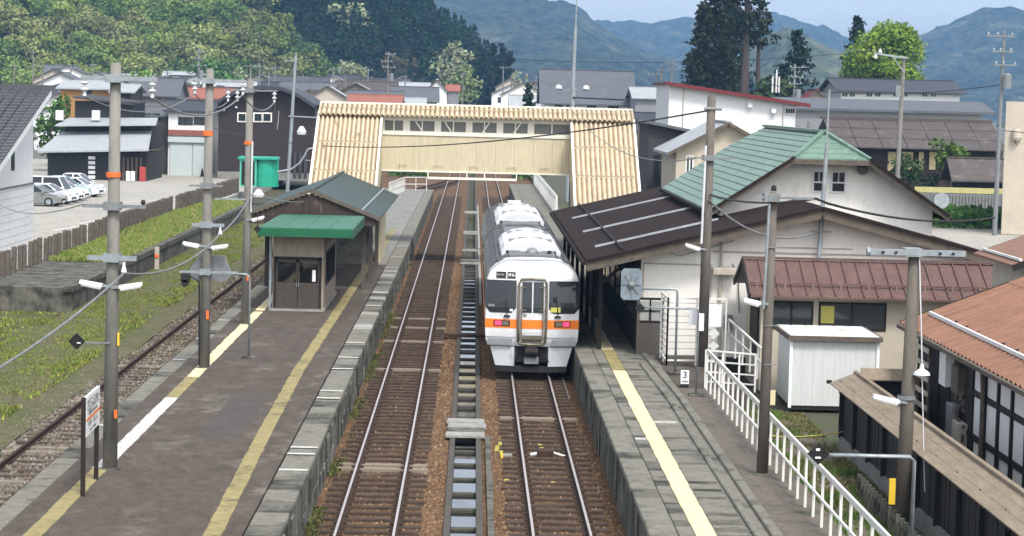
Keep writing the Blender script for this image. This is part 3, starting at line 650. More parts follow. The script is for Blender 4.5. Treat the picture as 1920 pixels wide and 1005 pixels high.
# coupler and dark buffer beam
MB().box(TC-.55,TC+.55,70.25,70.6,.42,.95).build('buffer_beam', 'train_dark', tr)
cp = MB().cbox(TC-.16,TC+.16,69.85,70.3,.62,.95,.03).cone((TC-.2,69.83,.78),(TC+.2,69.83,.78),.1,.1); cpo = cp.build('coupler', 'train_under', tr)
MB().cbox(TC-.22,TC+.22,69.9,70.25,.4,.6,.03).build('coupler_box', 'galv_dull', cpo)
pw = MB().prism([(TC-1.1,70.2,.3),(TC-.5,70.02,.3),(TC+.5,70.02,.3),(TC+1.1,70.2,.3),(TC+1.1,70.3,.12),(TC+.5,70.1,.12),(TC-.5,70.1,.12),(TC-1.1,70.3,.12)][:4]+[(TC+1.0,70.35,.3),(TC-1.0,70.35,.3)], (0,0,-.17)); pw.build('snow_plough', 'train_dark', tr)
def car(y0, y1):
    bd = MB(); n = len(PROF)
    o = [(TC+w_,z) for w_,z in PROF if z <= 3.2]; i_ = [(TC-w_,z) for w_,z in PROF if z <= 3.2]
    for side in (o, i_):
        for (xa,za),(xb,zb) in zip(side[:-1], side[1:]): bd.quad((xa,y0,za),(xa,y1,za),(xb,y1,zb),(xb,y0,zb))
    bd.add([(TC-w_,y1,z) for w_,z in PROF]+[(TC+w_,y1,z) for w_,z in PROF[::-1]], [tuple(range(2*n))])
    bd.add([(TC-1.36,y0,.93),(TC+1.36,y0,.93),(TC+1.36,y1,.93),(TC-1.36,y1,.93)], [(0,1,2,3)])
    c = bd.build('car_body', 'train_steel', tr)
    rf = MB(); top = [p for p in PROF if p[1] >= 3.19]; arc = [(TC-w_,z+.004) for w_,z in top]+[(TC+w_,z+.004) for w_,z in top[::-1]][1:]
    for (xa,za),(xb,zb) in zip(arc[:-1], arc[1:]): rf.quad((xa,y0,za),(xb,y0,zb),(xb,y1,zb),(xa,y1,za))
    rf.add([(x,y0,z) for x,z in arc], [tuple(range(len(arc)))])
    for s in (-1,1):
        rf.box(TC+s*1.08-.03, TC+s*1.08+.03, y0+.3, y1-.3, 3.4, 3.46); rf.box(TC+s*.8-.02, TC+s*.8+.02, y0+.3, y1-.3, 3.5, 3.56)
    r_ = rf.build('roof', 'train_roof', c)
    wk = MB()
    for k in range(int((y1-y0-1)/.35)): wk.box(TC-.72, TC+.72, y0+.6+k*.35, y0+.76+k*.35, 3.53, 3.63)
    wk.build('roof_ribs', 'galv_dull', c, kind='stuff')
    for s in (-1,1):
        for q in range(7): MB().box(TC+s*1.448-.006, TC+s*1.448+.006, y0+1.5+2.2*q, y0+3.3+2.2*q, 1.95, 2.75).build('side_window', 'glass_dark', c)
        MB().box(TC+s*1.448-.008, TC+s*1.448+.008, y0, y1, 1.475, 1.75).build('stripe', 'orange_paint', c)
    for yb in (y0+2.8, y1-2.8):
        bg_ = MB()
        for s in (-1,1):
            bg_.cbox(TC+s*.8-.1, TC+s*.8+.1, yb-1.4, yb+1.4, .35, .65)
            for q in (-1.05,1.05): bg_.cone((TC+s*.5,yb+q,.43),(TC+s*.63,yb+q,.43),.43,.43,20)
        bg_.build('bogie', 'train_under', c)
    MB().box(TC-1.2,TC+1.2,y0+5,y1-5,.25,.9).build('underfloor_gear', 'train_under', c)
    return c
def ac(c, y0, L):
    arc = [(-.95,.0),(-.97,.12),(-.85,.27),(-.5,.37),(0,.405),(.5,.37),(.85,.27),(.97,.12),(.95,.0)]
    lo = lambda x: 3.46 + .13*(1-(x/.97)**2)
    u_ = MB(); ys = [(y0, .82), (y0+.12, 1.0), (y0+L-.12, 1.0), (y0+L, .82)]
    for yy, k in ys: u_.v += [(TC+x*(.9+.1*k), yy, lo(x)+h*k) for x,h in arc]
    m_ = len(arc)
    u_.f += [(j*m_+i, j*m_+i+1, (j+1)*m_+i+1, (j+1)*m_+i) for j in range(3) for i in range(m_-1)] + [tuple(range(m_)), tuple(range(3*m_,4*m_))]
    o = u_.build('air_conditioner', 'ac_white', c)
    for xa, xb in ((-.8,-.35),(.35,.8)):
        g = MB().box(TC+xa, TC+xb, y0-.02, y0+.03, 3.56, 3.64); g.build('vent', 'train_dark', o)
    MB().box(TC-.93, TC+.93, y0+L*.46, y0+L*.54, 3.5, 3.63).box(TC-.7,TC+.7,y0+L*.47,y0+L*.53,3.63,3.935).box(TC-.4,TC+.4,y0+L*.47,y0+L*.53,3.9,3.985).build('seam_band', 'galv_dull', o)
MB().box(TC-1.452,TC-1.44,71.17,71.23,.95,3.2).build('body_seam','train_dark',tr); MB().box(TC+1.44,TC+1.452,71.17,71.23,.95,3.2).build('body_seam','train_dark',tr)
patch('panel_seam',-1.43,1.43,1.19,1.2,'trim_grey',.004); patch('panel_seam',-1.4,1.4,2.975,2.985,'trim_grey',.004)
for xh in (-.45,.5): MB().tube([(TC+xh,70.0,.85),(TC+xh-.04,69.92,.6),(TC+xh+.03,69.98,.45)],.025,6).build('brake_hose','train_dark',tr)
c1 = car(71.2, 88.3); c2 = car(89.0, 107.2)
MB().box(TC-1.0,TC+1.0,88.3,89.0,.9,3.4).build('gangway_bellows', 'train_dark', tr)
ac(c1, 73.4, 3.0); ac(c1, 77.6, 3.0); ac(c2, 91.2, 3.2); ac(c2, 96.8, 3.2)
MB().lathe((TC+.0,72.4,3.57), [(.2,0),(.2,.1),(.14,.2),(.05,.24)]).build('roof_dome', 'galv_dull', c1)
MB().lathe((TC+.55,72.3,3.52), [(.05,0),(.05,.1),(.08,.12),(.06,.2),(.02,.22)]).build('aerial', 'train_dark', c1)
MB().cbox(TC-.3,TC+.3,104.5,105.2,3.55,3.85).build('roof_box', 'ac_white', c2)

# ================================================================== footbridge
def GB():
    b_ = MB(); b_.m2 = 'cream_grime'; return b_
fb_ = thing('footbridge', 'cream covered footbridge with corrugated stair roofs crossing the tracks', 'footbridge', (.1, 119, .9))
# girder: separate vertical wall sheets
x = -4.75; k = 0
while x < 5.0:
    w_ = min(.98, 5.05-x); p = MB().box(x+.006, x+w_-.006, 118.0+.006*(k%2), 118.08, 4.68, 6.52)
    for q in range(1, 6): p.box(x+w_*q/6-.01, x+w_*q/6+.01, 117.985, 118.01, 4.7, 6.5)
    p.build('wall_sheet', 'cream_panel', fb_); x += w_; k += 1
MB().box(-4.75,5.05,118.12,120.2,4.72,4.95).box(-4.75,5.05,120.1,120.2,4.7,6.6).build('deck', 'cream_panel', fb_)
MB().box(-4.78,5.08,117.94,118.02,6.5,6.6).box(-4.78,5.08,117.96,118.06,4.62,4.69).build('sill_rail', 'cream_frame', fb_)
fa = MB()
for q in range(10): fa.box(-4.75+.98*q+.01, -4.75+.98*(q+1)-.01, 117.93, 118.0, 7.37, 7.52)
fa.build('fascia', 'cream_frame', fb_)
wx = [-4.62, -3.5, -2.05,-.6,.85,2.3,3.75,5.05]
edges = [(-4.62,-3.62),(-3.28,-1.98),(-1.75,-.4),(-.2,1.1),(1.32,2.6),(2.8,3.75+.55),]
edges = [(-4.62,-3.58),(-3.33,-1.97),(-1.73,-.36),(-.12,1.22),(1.46,2.82),(3.05,4.98)]
MB().box(-4.75,5.05,118.0,118.06,6.6,6.66).box(-4.75,5.05,118.0,118.06,7.28,7.37).build('window_rail', 'cream_frame', fb_)
prev = -4.75
for a_, b_ in edges + [(5.05,5.05)]:
    if a_-prev > .02: MB().box(prev, a_, 118.0, 118.055, 6.66, 7.28).build('window_post', 'cream_frame', fb_)
    prev = b_
for a_, b_ in edges:
    wdw = MB(); mid = (a_+b_)/2
    for xx in (a_+.02, mid, b_-.02): wdw.box(xx-.03, xx+.03, 118.01, 118.05, 6.66, 7.28)
    wdw.box(a_,b_,118.012,118.048,6.66,6.71).box(a_,b_,118.012,118.048,7.23,7.28)
    wo = wdw.build('window_frame', 'cream_frame', fb_)
    for c_, d_ in ((a_+.05,mid-.03),(mid+.03,b_-.05)): MB().box(c_,d_,118.025,118.033,6.71,7.23).build('pane', 'glass_grey', wo)
for x, dx in ((-3.0,.35),(-1.5,.35),(.8,-.35),(2.4,-.35)): MB().bar((x,117.99,7.22),(x+dx,117.99,6.72),.07,.03,(0,1,0)).build('brace', 'cream_frame', fb_)
# main roof: two slopes of corrugated sheets
for k in range(8):
    xa = -7.95+16.15*k/8; xb = -7.95+16.15*(k+1)/8
    for lvl, (ya,za,yb,zb) in enumerate(((117.45,7.48,118.25,7.78),(118.2,7.8,119.1,8.05))):
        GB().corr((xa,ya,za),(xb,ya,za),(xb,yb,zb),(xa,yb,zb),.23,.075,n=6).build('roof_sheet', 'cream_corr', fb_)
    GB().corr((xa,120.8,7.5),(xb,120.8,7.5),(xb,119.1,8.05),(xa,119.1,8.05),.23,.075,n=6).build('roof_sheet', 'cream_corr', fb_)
rc = MB().bar((-7.98,119.1,8.08),(8.22,119.1,8.08),.18,.07)
for k in range(80): rc.box(-7.9+.2*k-.045,-7.9+.2*k+.045,118.92,119.02,8.0,8.09)
rc.build('ridge_cap', 'cream_frame', fb_)
for xs in ((-7.95,-4.72),(5.0,8.2)):
    st = [((117.9,7.5),(115.6,6.12)),((115.7,6.12),(113.4,4.75)),((113.5,4.75),(110.9,3.25))]
    for (y1,z1),(y0,z0) in st:
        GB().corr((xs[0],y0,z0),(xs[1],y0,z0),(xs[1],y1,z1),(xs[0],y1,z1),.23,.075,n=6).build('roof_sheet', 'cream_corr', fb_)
        MB().box(xs[0]-.02,xs[1]+.02,y1-.07,y1-.02,z1-.06,z1+.0).build('purlin', 'cream_corr', fb_)
    for xe in xs:
        MB().prism([(xe,110.9,3.15),(xe,117.9,7.4),(xe,120.4,7.4),(xe,120.4,5),(xe,118,4.9),(xe,110.9,1.2)], (.05 if xe<0 else -.05,0,0)).build('stair_wall', 'cream_panel', fb_)
        MB().bar((xe,110.85,3.3),(xe,117.95,7.55),.12,.1).build('verge_trim', 'cream_frame', fb_)
    for xe in (xs[0]+.15, xs[1]-.15):
        for ye in (111.3, 118.4, 120.1): MB().box(xe-.09,xe+.09,ye-.09,ye+.09,.85,4.9 if ye>115 else 3.2).build('column', 'galv_dull', fb_)
    me = shared('step', MB().box(-1.45,1.45,0,.3,-.16,0), 'slab_grey')
    for k in range(25): piece('step', me, ((xs[0]+xs[1])/2, 110.5+.3*k, 1.06+.164*k), fb_)
# pipe frame hung below the girder
hp = MB().bar((-2.3,117.9,4.33),(2.25,117.9,4.33),.09,.12)
for x in (-2.3,-.3,.6,2.25): hp.bar((x,117.9,4.33),(x,117.9,4.7),.05)
hp.build('hanging_frame', 'cream_frame', fb_)
for x in (-3.6,-1.8,.05,2.0,3.7):
    MB().tube([(x-.18,117.95,4.72),(x-.22,117.93,5.0),(x+.22,117.93,5.0),(x+.14,117.95,4.72)], .014, 5).build('bracket', 'cream_corr', fb_)

# ================================================================== waiting room on the left platform
wr = thing('waiting_room', 'small waiting room with bright green fascia roof on the left platform', 'waiting room', (-6, 83.5, .9))
MB().box(-6.95,-5.08,79.9,87.4,.86,.98).build('plinth', 'slab_pale', wr)
MB().box(-6.9,-5.13,80.02,80.1,2.75,3.6).build('front_wall', 'hut_wall', wr)
MB().box(-6.9,-6.82,80.05,87.3,.98,3.6).build('side_wall', 'hut_wall', wr); MB().box(-6.9,-5.13,87.2,87.3,.98,1.9).box(-6.9,-6.6,87.2,87.3,1.9,3.6).box(-5.5,-5.13,87.2,87.3,1.9,3.6).build('rear_wall', 'hut_wall', wr)
p = MB().box(-5.2,-5.13,80.05,81.2,.98,3.6).box(-5.2,-5.13,86.2,87.3,.98,3.6).box(-5.2,-5.13,81.2,86.2,.98,1.75).box(-5.2,-5.13,81.2,86.2,2.9,3.6)
for z in (1.4,1.8,2.2,2.6,3.0,3.4): p.box(-5.12,-5.115,80.05,81.2,z-.01,z+.01)
p.build('side_wall', 'hut_wall', wr)
sw = MB()
for y in (81.2,82.85,84.5,86.15): sw.box(-5.21,-5.1,y-.05,y+.05,1.75,2.9)
sw.box(-5.21,-5.1,81.2,86.2,1.72,1.8).box(-5.21,-5.1,81.2,86.2,2.86,2.93); so_ = sw.build('window_frame', 'wood_dark', wr)
for y in (81.25,82.9,84.55): MB().box(-5.17,-5.16,y,y+1.55,1.8,2.86).build('pane', 'glass_house', so_)
MB().box(-6.86,-6.78,79.98,80.06,.98,2.8).box(-5.28,-5.2,79.98,80.06,.98,2.8).box(-6.86,-5.2,79.98,80.06,2.7,2.8).build('door_frame', 'wood_dark', wr)
for xa, xb in ((-6.78,-6.04),(-6.02,-5.28)):
    d = MB().box(xa,xb,80.0,80.05,.98,1.9).box(xa,xa+.05,80.0,80.05,1.9,2.7).box(xb-.05,xb,80.0,80.05,1.9,2.7).box(xa,xb,80.0,80.05,2.62,2.7).build('door', 'door_brown', wr)
    MB().box(xa+.05,xb-.05,80.02,80.03,1.9,2.62).build('pane', 'glass_clear', d)
    MB().box((xb if xa<-6.5 else xa)-.03,(xb if xa<-6.5 else xa)+.03,79.97,80.0,1.75,1.9).build('handle', 'galvanised', d)
MB().box(-5.52,-5.4,79.975,80.0,1.95,2.35).build('notice', 'sign_white', wr)
MB().box(-6.6,-5.3,86.3,86.8,1.2,1.32).box(-6.6,-6.5,86.3,86.8,.98,1.2).box(-5.4,-5.3,86.3,86.8,.98,1.2).build('bench', 'wood_grey', wr)
MB().box(-7.3,-4.15,79.2,87.9,3.56,3.62).build('soffit', 'hut_wall', wr)
MB().box(-7.36,-4.1,79.1,79.2,3.55,3.82).box(-7.36,-4.1,87.9,88,3.5,3.84).box(-7.36,-7.3,79.2,87.9,3.5,3.84).box(-4.16,-4.1,79.2,87.9,3.5,3.84).build('fascia', 'fascia_green', wr)
for k in range(4):
    xa = -7.3+.79*k; MB().cbox(xa+.005,xa+.785,79.2,87.9,3.62,3.87,.02).build('roof_panel', 'roof_green_top', wr)
MB().cone((-6.98,79.95,.9),(-6.98,79.95,3.55),.045,.045).build('downpipe', 'galvanised', wr)

# ================================================================== shelter over the stairs
sh = thing('platform_shelter', 'dark green gabled platform shelter with brown boarded gable', 'shelter', (-6.2, 100, .9))
RX, RZ, EX0, EX1, EZ = -6.26, 4.75, -8.95, -3.57, 3.72
def roofpanels(xa, za, xb, zb, y0, y1, n, m, parent, name='roof_panel', t=.06, gap=.006):
    for k in range(n):
        a_ = y0+(y1-y0)*k/n+gap; b_ = y0+(y1-y0)*(k+1)/n-gap
        MB().slab((xa,a_,za),(xb,a_,zb),(xb,b_,zb),(xa,b_,za), t).build(name, m, parent)
for xe in (EX0, EX1):
    roofpanels(xe, EZ, RX, RZ, 89, 110.8, 6, 'roof_green_dark', sh, gap=.002)
MB().bar((RX,88.95,RZ+.02),(RX,110.85,RZ+.02),.18,.07).build('ridge_cap', 'roof_green_dark', sh)
MB().bar((-4.25,89.4,4.03),(-4.25,110.6,4.03),.05,.08).build('snow_bar', 'roof_lightgrey', sh)
for xe in (EX0, EX1): MB().bar((xe,88.93,EZ-.02),(RX,88.93,RZ-.0),.05,.14).build('verge_board', 'wood_grey', sh)
x = EX0+.25
while x < EX1-.2:
    zt = EZ+(RZ-EZ)*(1-abs(x+.1-RX)/(RX-EX0))-.09
    MB().box(x+.004,x+.196,89.02,89.06,3.5,max(3.55,zt)).build('board', 'gable_brown', sh); x += .2
MB().box(EX0+.2,EX1-.15,89.0,89.1,3.42,3.5).build('tie_beam', 'gable_brown', sh)
for y in (90,96,102,108):
    for x in (-8.0,-4.2): MB().box(x-.08,x+.08,y-.08,y+.08,.9,EZ-.05).build('post', 'wood_dark' if x<-5 else 'wall_brownpanel', sh)
    MB().box(-8.1,-4.1,y-.06,y+.06,3.45,3.62).build('beam', 'wood_dark', sh)
MB().box(-4.3,-4.1,104,109.5,.9,3.4).build('side_panel', 'cream_panel', sh)
MB().box(-4.75,-4.35,95.9,95.95,3.0,3.2).build('sign_plate', 'red_paint', sh)
for k in range(9): MB().box(-6.0,-4.6,103+.3*k,103.3+.3*k,.9+.15*k,1.05+.15*k).build('step', 'slab_grey', sh)
one('vending_box', MB().cbox(-8.0,-7.2,97,98,.9,2.4,.03), 'wall_darkgrey', 'dark cabinet standing under the green shelter behind the waiting room', 'cabinet')

# ================================================================== station building
sb = thing('station_building', 'white plaster station with dark canopy roof and green upper roof', 'station building', (10.4, 80, .9))
AX, AZ = 10.46, 5.5; SL = (5.5-3.75)/(10.46-3.45)
zr = lambda x: AZ - SL*abs(x-AX)
roofpanels(3.45, zr(3.45), AX, AZ, 68.3, 98, 33, 'roof_dark', sb, gap=.004, t=.1)
roofpanels(16.2, zr(16.2), AX, AZ, 68.3, 98, 12, 'roof_dark', sb, gap=.004, t=.1)
for xe in (3.45, 16.2):
    MB().bar((xe,68.22,zr(xe)-.2),(AX,68.22,AZ-.2),.1,.28).build('verge_board', 'wood_grey', sb)
    MB().bar((xe,68.16,zr(xe)-.02),(AX,68.16,AZ-.02),.16,.07).build('verge_flashing', 'roof_dark', sb)
MB().bar((3.38,68.2,zr(3.45)-.1),(3.38,98,zr(3.45)-.1),.12,.1).build('gutter', 'roof_dark', sb)
for y in (72,80,89): MB().bar((3.9,y,zr(3.9)+.06),(7.75,y,zr(7.75)+.06),.1,.06).build('drain_pipe', 'roof_lightgrey', sb)
MB().bar((4.55,68.6,zr(4.55)+.07),(4.55,97.5,zr(4.55)+.07),.05,.07).build('snow_bar', 'wood_dark', sb)
MB().tube([(3.45,68.3,3.7),(4.0,68.35,3.55),(4.75,68.3,3.75)],.03,6).build('bracket','roof_dark',sb)
# lower gable wall
wl = [(5.15,.85),(15.6,.85),(15.6,zr(15.6)-.12),(AX,AZ-.12),(5.15,zr(5.15)-.12)]
MB().prism([(x,69.0,z) for x,z in wl], (0,.2,0)).build('gable_wall', 'plaster', sb)
for (x0,x1,z0,z1) in ((5.2,7.25,3.62,3.66),(5.2,5.24,2.62,3.62),(7.25,7.29,2.62,3.66),(7.3,14.5,4.02,4.07),(9.2,11.5,4.2,4.235)): MB().box(x0,x1,68.97,69.0,z0,z1).build('wall_trim', 'plaster_dirty', sb)
MB().box(5.08,5.15,69.0,98,.88,3.9).build('platform_wall', 'wood_dark', sb)
for k in range(9):
    y = 70.5+3.0*k; wo = MB().box(5.03,5.08,y,y+2.2,1.9,2.95).build('window_frame', 'wood_dark', sb)
    for q in range(2): MB().box(5.015,5.03,y+.08+1.05*q,y+1.03+1.05*q,1.98,2.87).build('pane', 'glass_house', wo)
for k in range(8): MB().box(3.95,4.07,70+4*k-.06,70+4*k+.06,.9,zr(4)-.12).build('canopy_post', 'wood_dark', sb); MB().bar((4.0,70+4*k,2.9),(5.0,70+4*k,3.8),.1).build('canopy_brace', 'wood_dark', sb)
# ticket gate front: brown panels with small windows
tg = MB().box(5.05,5.12,68.72,68.8,.9,2.65).box(5.1,5.85,68.74,68.8,.9,1.85); tg.build('gate_panel', 'wall_brownpanel', sb)
wf = MB().box(5.12,5.85,68.75,68.8,1.85,1.92).box(5.12,5.85,68.75,68.8,2.2,2.24).box(5.12,5.85,68.75,68.8,2.55,2.62).box(5.42,5.47,68.75,68.8,1.92,2.55).box(5.8,5.85,68.75,68.8,1.85,2.6).build('window_frame', 'wood_dark', sb)
for xa in (5.13,5.48):
    for za in (1.93,2.25): MB().box(xa,xa+.28,68.775,68.785,za,za+.26).build('pane', 'glass_curtain', wf)
MB().cbox(7.3,8.0,68.6,68.95,3.38,3.58,.02).build('wall_box', 'plaster_dirty', sb)
# upper storey
UY, UX = 73.9, 11.45; US = .665; uz = lambda x: 7.62-US*abs(x-UX)
MB().prism([(x,UY,z) for x,z in ((8.0,4.2),(14.9,4.0),(14.9,uz(14.9)-.1),(12.7,6.72),(10.2,6.72),(8.0,uz(8.0)-.1))], (0,16.5,0)).build('upper_wall', 'plaster', sb)
EXL, EXR, HC = 7.6, 15.3, 1.22
def course(side, k, n=16):
    # one row of tiles following the slope; the rows shorten at the clipped gable
    t0, t1 = k/n, (k+1)/n; L = 3.85
    d0, d1 = L*(1-t0), L*(1-t1); z0, z1 = 7.62-US*d0, 7.62-US*d1
    yf = lambda d: 73.1 if d > HC else 73.1 + (HC-d)/HC*1.9
    yb = lambda d: 92.0 if d > HC else 92.0 - (HC-d)/HC*1.9
    x0, x1 = UX+side*d0, UX+side*d1; e_ = .035
    MB().prism([(x0,yf(d0),z0+e_),(x1,yf(d1),z1+.004),(x1,yb(d1),z1+.004),(x0,yb(d0),z0+e_)], (0,0,-.07)).build('tile_course', 'tile_green', sb)
for side in (-1,1):
    for k in range(16): course(side, k)
for k in range(5):
    d0, d1 = HC*(1-k/5), HC*(1-(k+1)/5); y0, y1 = 73.1+1.9*k/5, 73.1+1.9*(k+1)/5; z0, z1 = 7.62-US*d0, 7.62-US*d1
    MB().prism([(UX-d0,y0,z0+.035),(UX+d0,y0,z0+.035),(UX+d1,y1,z1+.01),(UX-d1,y1,z1+.01)], (0,0,-.07)).build('tile_course', 'tile_green', sb)
MB().bar((UX,74.9,7.68),(UX,90.2,7.68),.22,.09).build('ridge_tile', 'tile_green', sb)
for s in (-1,1):
    MB().bar((UX+s*HC,73.1,6.86),(UX,74.98,7.7),.14,.08).build('hip_tile', 'tile_green', sb)
    MB().bar((UX+s*3.85,73.08,5.02),(UX+s*HC,73.08,6.77),.06,.2).build('verge_board', 'wood_grey', sb)
    MB().bar((UX+s*3.85,73.02,5.1),(UX+s*HC,73.02,6.85),.1,.06).build('verge_flashing', 'roof_dark', sb)
    MB().bar((UX+s*3.88,73.1,4.98),(UX+s*3.88,92,4.98),.12,.1).build('gutter', 'roof_dark', sb)
MB().box(UX-HC-.05,UX+HC+.05,73.06,73.2,6.64,6.8).build('fascia', 'wood_grey', sb)
for x0, x1 in ((11.0,11.35),(11.6,12.02)):
    wo = MB().box(x0-.05,x1+.05,73.86,73.9,5.72,6.45).build('window_frame', 'wall_white', sb)
    xm = (x0+x1)/2
    for (a_,b_,c_,d_) in ((x0+.02,xm-.02,6.08,6.38),(xm+.02,x1-.02,6.08,6.38),(x0+.02,x1-.02,5.78,6.03)): MB().box(a_,b_,73.84,73.865,c_,d_).build('pane', 'glass_dark', wo)
MB().lathe((12.55,73.75,6.35),[(.08,0),(.17,.1),(.17,.25),(.1,.3)]).build('loudspeaker','trim_grey',sb)
one('snow_gauge_wire', MB().tube([(5.2,68.9,4.2),(6.3,68.8,3.9),(7.9,68.8,4.4)],.012,5), 'wire_grey', 'slack grey cable looping over the station gable wall', 'cable')

MB().tube([(7.55,68.9,zr(7.55)-.35),(7.55,68.9,2.0),(7.6,68.9,.9)],.045,8).build('downpipe','plaster_dirty',sb)
MB().tube([(7.9,68.93,3.7),(8.1,68.93,3.2),(8.15,68.93,2.2)],.02,6).build('wall_cable','trim_grey',sb)
MB().cbox(7.7,7.95,68.8,69,1.7,2.15,.02).build('meter_box','galv_dull',sb)
# ---- lean-to with maroon seamed roof
lt = thing('maroon_roofed_annex', 'low beige annex with maroon seamed roof in front of the station gable', 'annex', (11.8, 66, .3))
for k in range(19):
    xa = 7.97+.405*k
    p = MB().slab((xa,64.75,3.1),(xa+.4,64.75,3.1),(xa+.4,66.6,4.0),(xa,66.6,4.0),.06); p.bar((xa,64.75,3.13),(xa,66.6,4.03),.035,.06); p.build('roof_panel', 'roof_maroon', lt)
MB().slab((7.97,66.62,4.0),(15.7,66.62,4.0),(15.7,68.6,3.2),(7.97,68.6,3.2),.06).build('rear_roof', 'roof_maroon', lt)
MB().bar((7.9,66.6,4.05),(15.75,66.6,4.05),.16,.07).build('ridge_cap', 'roof_maroon', lt)
MB().bar((8.0,65.2,3.42),(15.7,65.2,3.42),.05).build('snow_bar', 'roof_maroon', lt)
for k in range(10): MB().bar((8.2+.8*k,65.2,3.42),(8.2+.8*k,65.15,3.26),.06).build('snow_bar_bracket', 'roof_maroon', lt)
for y0,z0,y1,z1 in ((64.72,3.06,66.6,3.98),(68.6,3.16,66.6,3.98)): MB().bar((7.93,y0,z0),(7.93,y1,z1),.06,.16).build('verge_board', 'wood_dark', lt)
MB().prism([(8.35,65.3,.3),(8.35,68.6,.3),(8.35,68.6,3.15),(8.35,66.6,3.9),(8.35,65.3,3.28)], (.08,0,0)).build('end_wall', 'wall_beige', lt)
MB().box(8.29,8.34,65.6,67.4,1.2,3.2).build('end_door', 'wood_dark', lt)
MB().box(8.43,15.6,65.3,65.4,.3,2.1).box(8.43,15.6,65.3,65.4,2.92,3.2).box(8.43,8.6,65.3,65.4,2.1,2.92).box(9.85,10.0,65.3,65.4,2.1,2.92).box(11.95,15.6,65.3,65.4,2.1,2.92).build('front_wall', 'wall_beige', lt)
for x0,x1 in ((8.6,9.85),(10.0,11.95)):
    wo = MB().box(x0,x1,65.28,65.34,2.1,2.17).box(x0,x1,65.28,65.34,2.86,2.92).box(x0,x0+.05,65.28,65.34,2.17,2.86).box(x1-.05,x1,65.28,65.34,2.17,2.86).box((x0+x1)/2-.025,(x0+x1)/2+.025,65.28,65.34,2.17,2.86).build('window_frame', 'wood_dark', lt)
    for q in (0,1):
        xa = x0+.05+q*((x1-x0)/2-.02); MB().box(xa,xa+(x1-x0)/2-.08,65.31,65.32,2.17,2.86).build('pane', 'glass_house', wo)
MB().box(10.07,10.45,65.295,65.305,2.3,2.8).build('poster', 'lemon', lt)
MB().box(8.6,12,65.7,65.75,2.0,3.0).build('curtain', 'wall_darkgrey', lt)
# ---- storage shed
ss = thing('storage_shed', 'pale blue-grey metal storage shed with off-white flat roof', 'shed', (9.9, 62.7, .3))
MB().box(8.72,11.05,61.45,64.05,.3,.42).build('base_frame', 'wood_dark', ss)
for k in range(8):
    xa = 8.72+.291*k; MB().box(xa+.0015,xa+.2895,61.42+.003*(k%2),61.5,.42,2.2).build('wall_panel', 'shed_panel', ss)
for k in range(8):
    ya = 61.5+.32*k; MB().box(8.70+.003*(k%2),8.78,ya+.0015,ya+.3185,.42,2.2).build('wall_panel', 'shed_panel', ss)
MB().box(8.78,11.02,63.9,64.05,.42,2.2).box(10.98,11.05,61.5,64.05,.42,2.2).build('rear_wall', 'shed_panel', ss)
for x,y in ((8.7,61.4),(11.05,61.4)): MB().box(x-.04,x+.04,y-.03,y+.05,.36,2.2).build('corner_post', 'sheet_white', ss)
MB().box(8.6,11.15,61.25,61.32,2.2,2.33).box(8.6,8.66,61.32,64.2,2.2,2.33).box(11.09,11.15,61.32,64.2,2.2,2.33).build('fascia', 'wood_grey', ss)
for k in range(6): MB().cbox(8.66+.405*k,8.66+.405*(k+1)-.01,61.33,64.2,2.25,2.34,.02).build('roof_panel', 'shed_roof', ss)

# ---- house on the right with half-timbered wall
rh = thing('terracotta_roofed_house', 'half-timbered house with ribbed terracotta metal roof at the right edge', 'house', (13, 45, .3))
ez, ex = 3.28, 10.5; rs = .39
for k in range(9):
    ya = 32+2.6*k; yb = ya+2.6
    MB().corr((ex,ya,ez),(ex,yb,ez),(ex+2.7,yb,ez+2.7*rs),(ex+2.7,ya,ez+2.7*rs),.37,.045,n=6).build('roof_sheet', 'roof_terra', rh)
    MB().corr((ex+2.6,ya,ez+2.6*rs+.02),(ex+2.6,yb,ez+2.6*rs+.02),(ex+5.6,yb,ez+5.6*rs+.02),(ex+5.6,ya,ez+5.6*rs+.02),.37,.045,n=6).build('roof_sheet', 'roof_terra', rh)
MB().slab((ex,32,ez-.08),(ex,55.4,ez-.08),(ex+5.6,55.4,ez+5.6*rs-.08),(ex+5.6,32,ez+5.6*rs-.08),.06).build('roof_deck', 'wood_dark', rh)
MB().bar((ex+.62,33,ez+.62*rs+.07),(ex+.62,55,ez+.62*rs+.07),.06,.08).build('snow_bar', 'wall_white', rh)
for k in range(18): MB().bar((ex+.62,33.5+1.2*k,ez+.62*rs+.05),(ex+.8,33.5+1.2*k,ez+.8*rs+.02),.04).build('snow_bar_bracket', 'wood_dark', rh)
MB().bar((ex-.05,32,ez-.06),(ex-.05,55.4,ez-.06),.1,.09).build('gutter', 'wood_grey', rh)
MB().bar((ex,55.42,ez-.02),(ex+5.6,55.42,ez+5.6*rs-.02),.05,.16).build('verge_board', 'wood_dark', rh)
MB().box(10.9,16,32,55,.3,3.35).build('plaster_wall', 'plaster', rh)
MB().box(10.82,10.9,32,55,.3,.75).build('skirting', 'wood_dark', rh)
for k in range(19):
    y = 33.2+1.2*k; MB().box(10.83,10.9,y-.07,y+.07,.75,3.38).build('timber_post', 'wood_black', rh)
for z in (1.5,2.45,3.3): MB().box(10.85,10.9,32,55,z-.06,z+.06).build('timber_rail', 'wood_black', rh)
for k in range(18):
    y = 33.3+1.2*k
    if y < 48.6: 
        for z0,z1 in ((1.58,2.37),(2.53,3.2)): MB().box(10.875,10.9,y+.0,y+1.0,z0,z1).build('plaster_panel', 'wall_white', rh)
    elif y < 54: MB().box(10.87,10.9,y+.0,y+1.1,.8,3.2).build('shutter_panel', 'wood_black', rh)
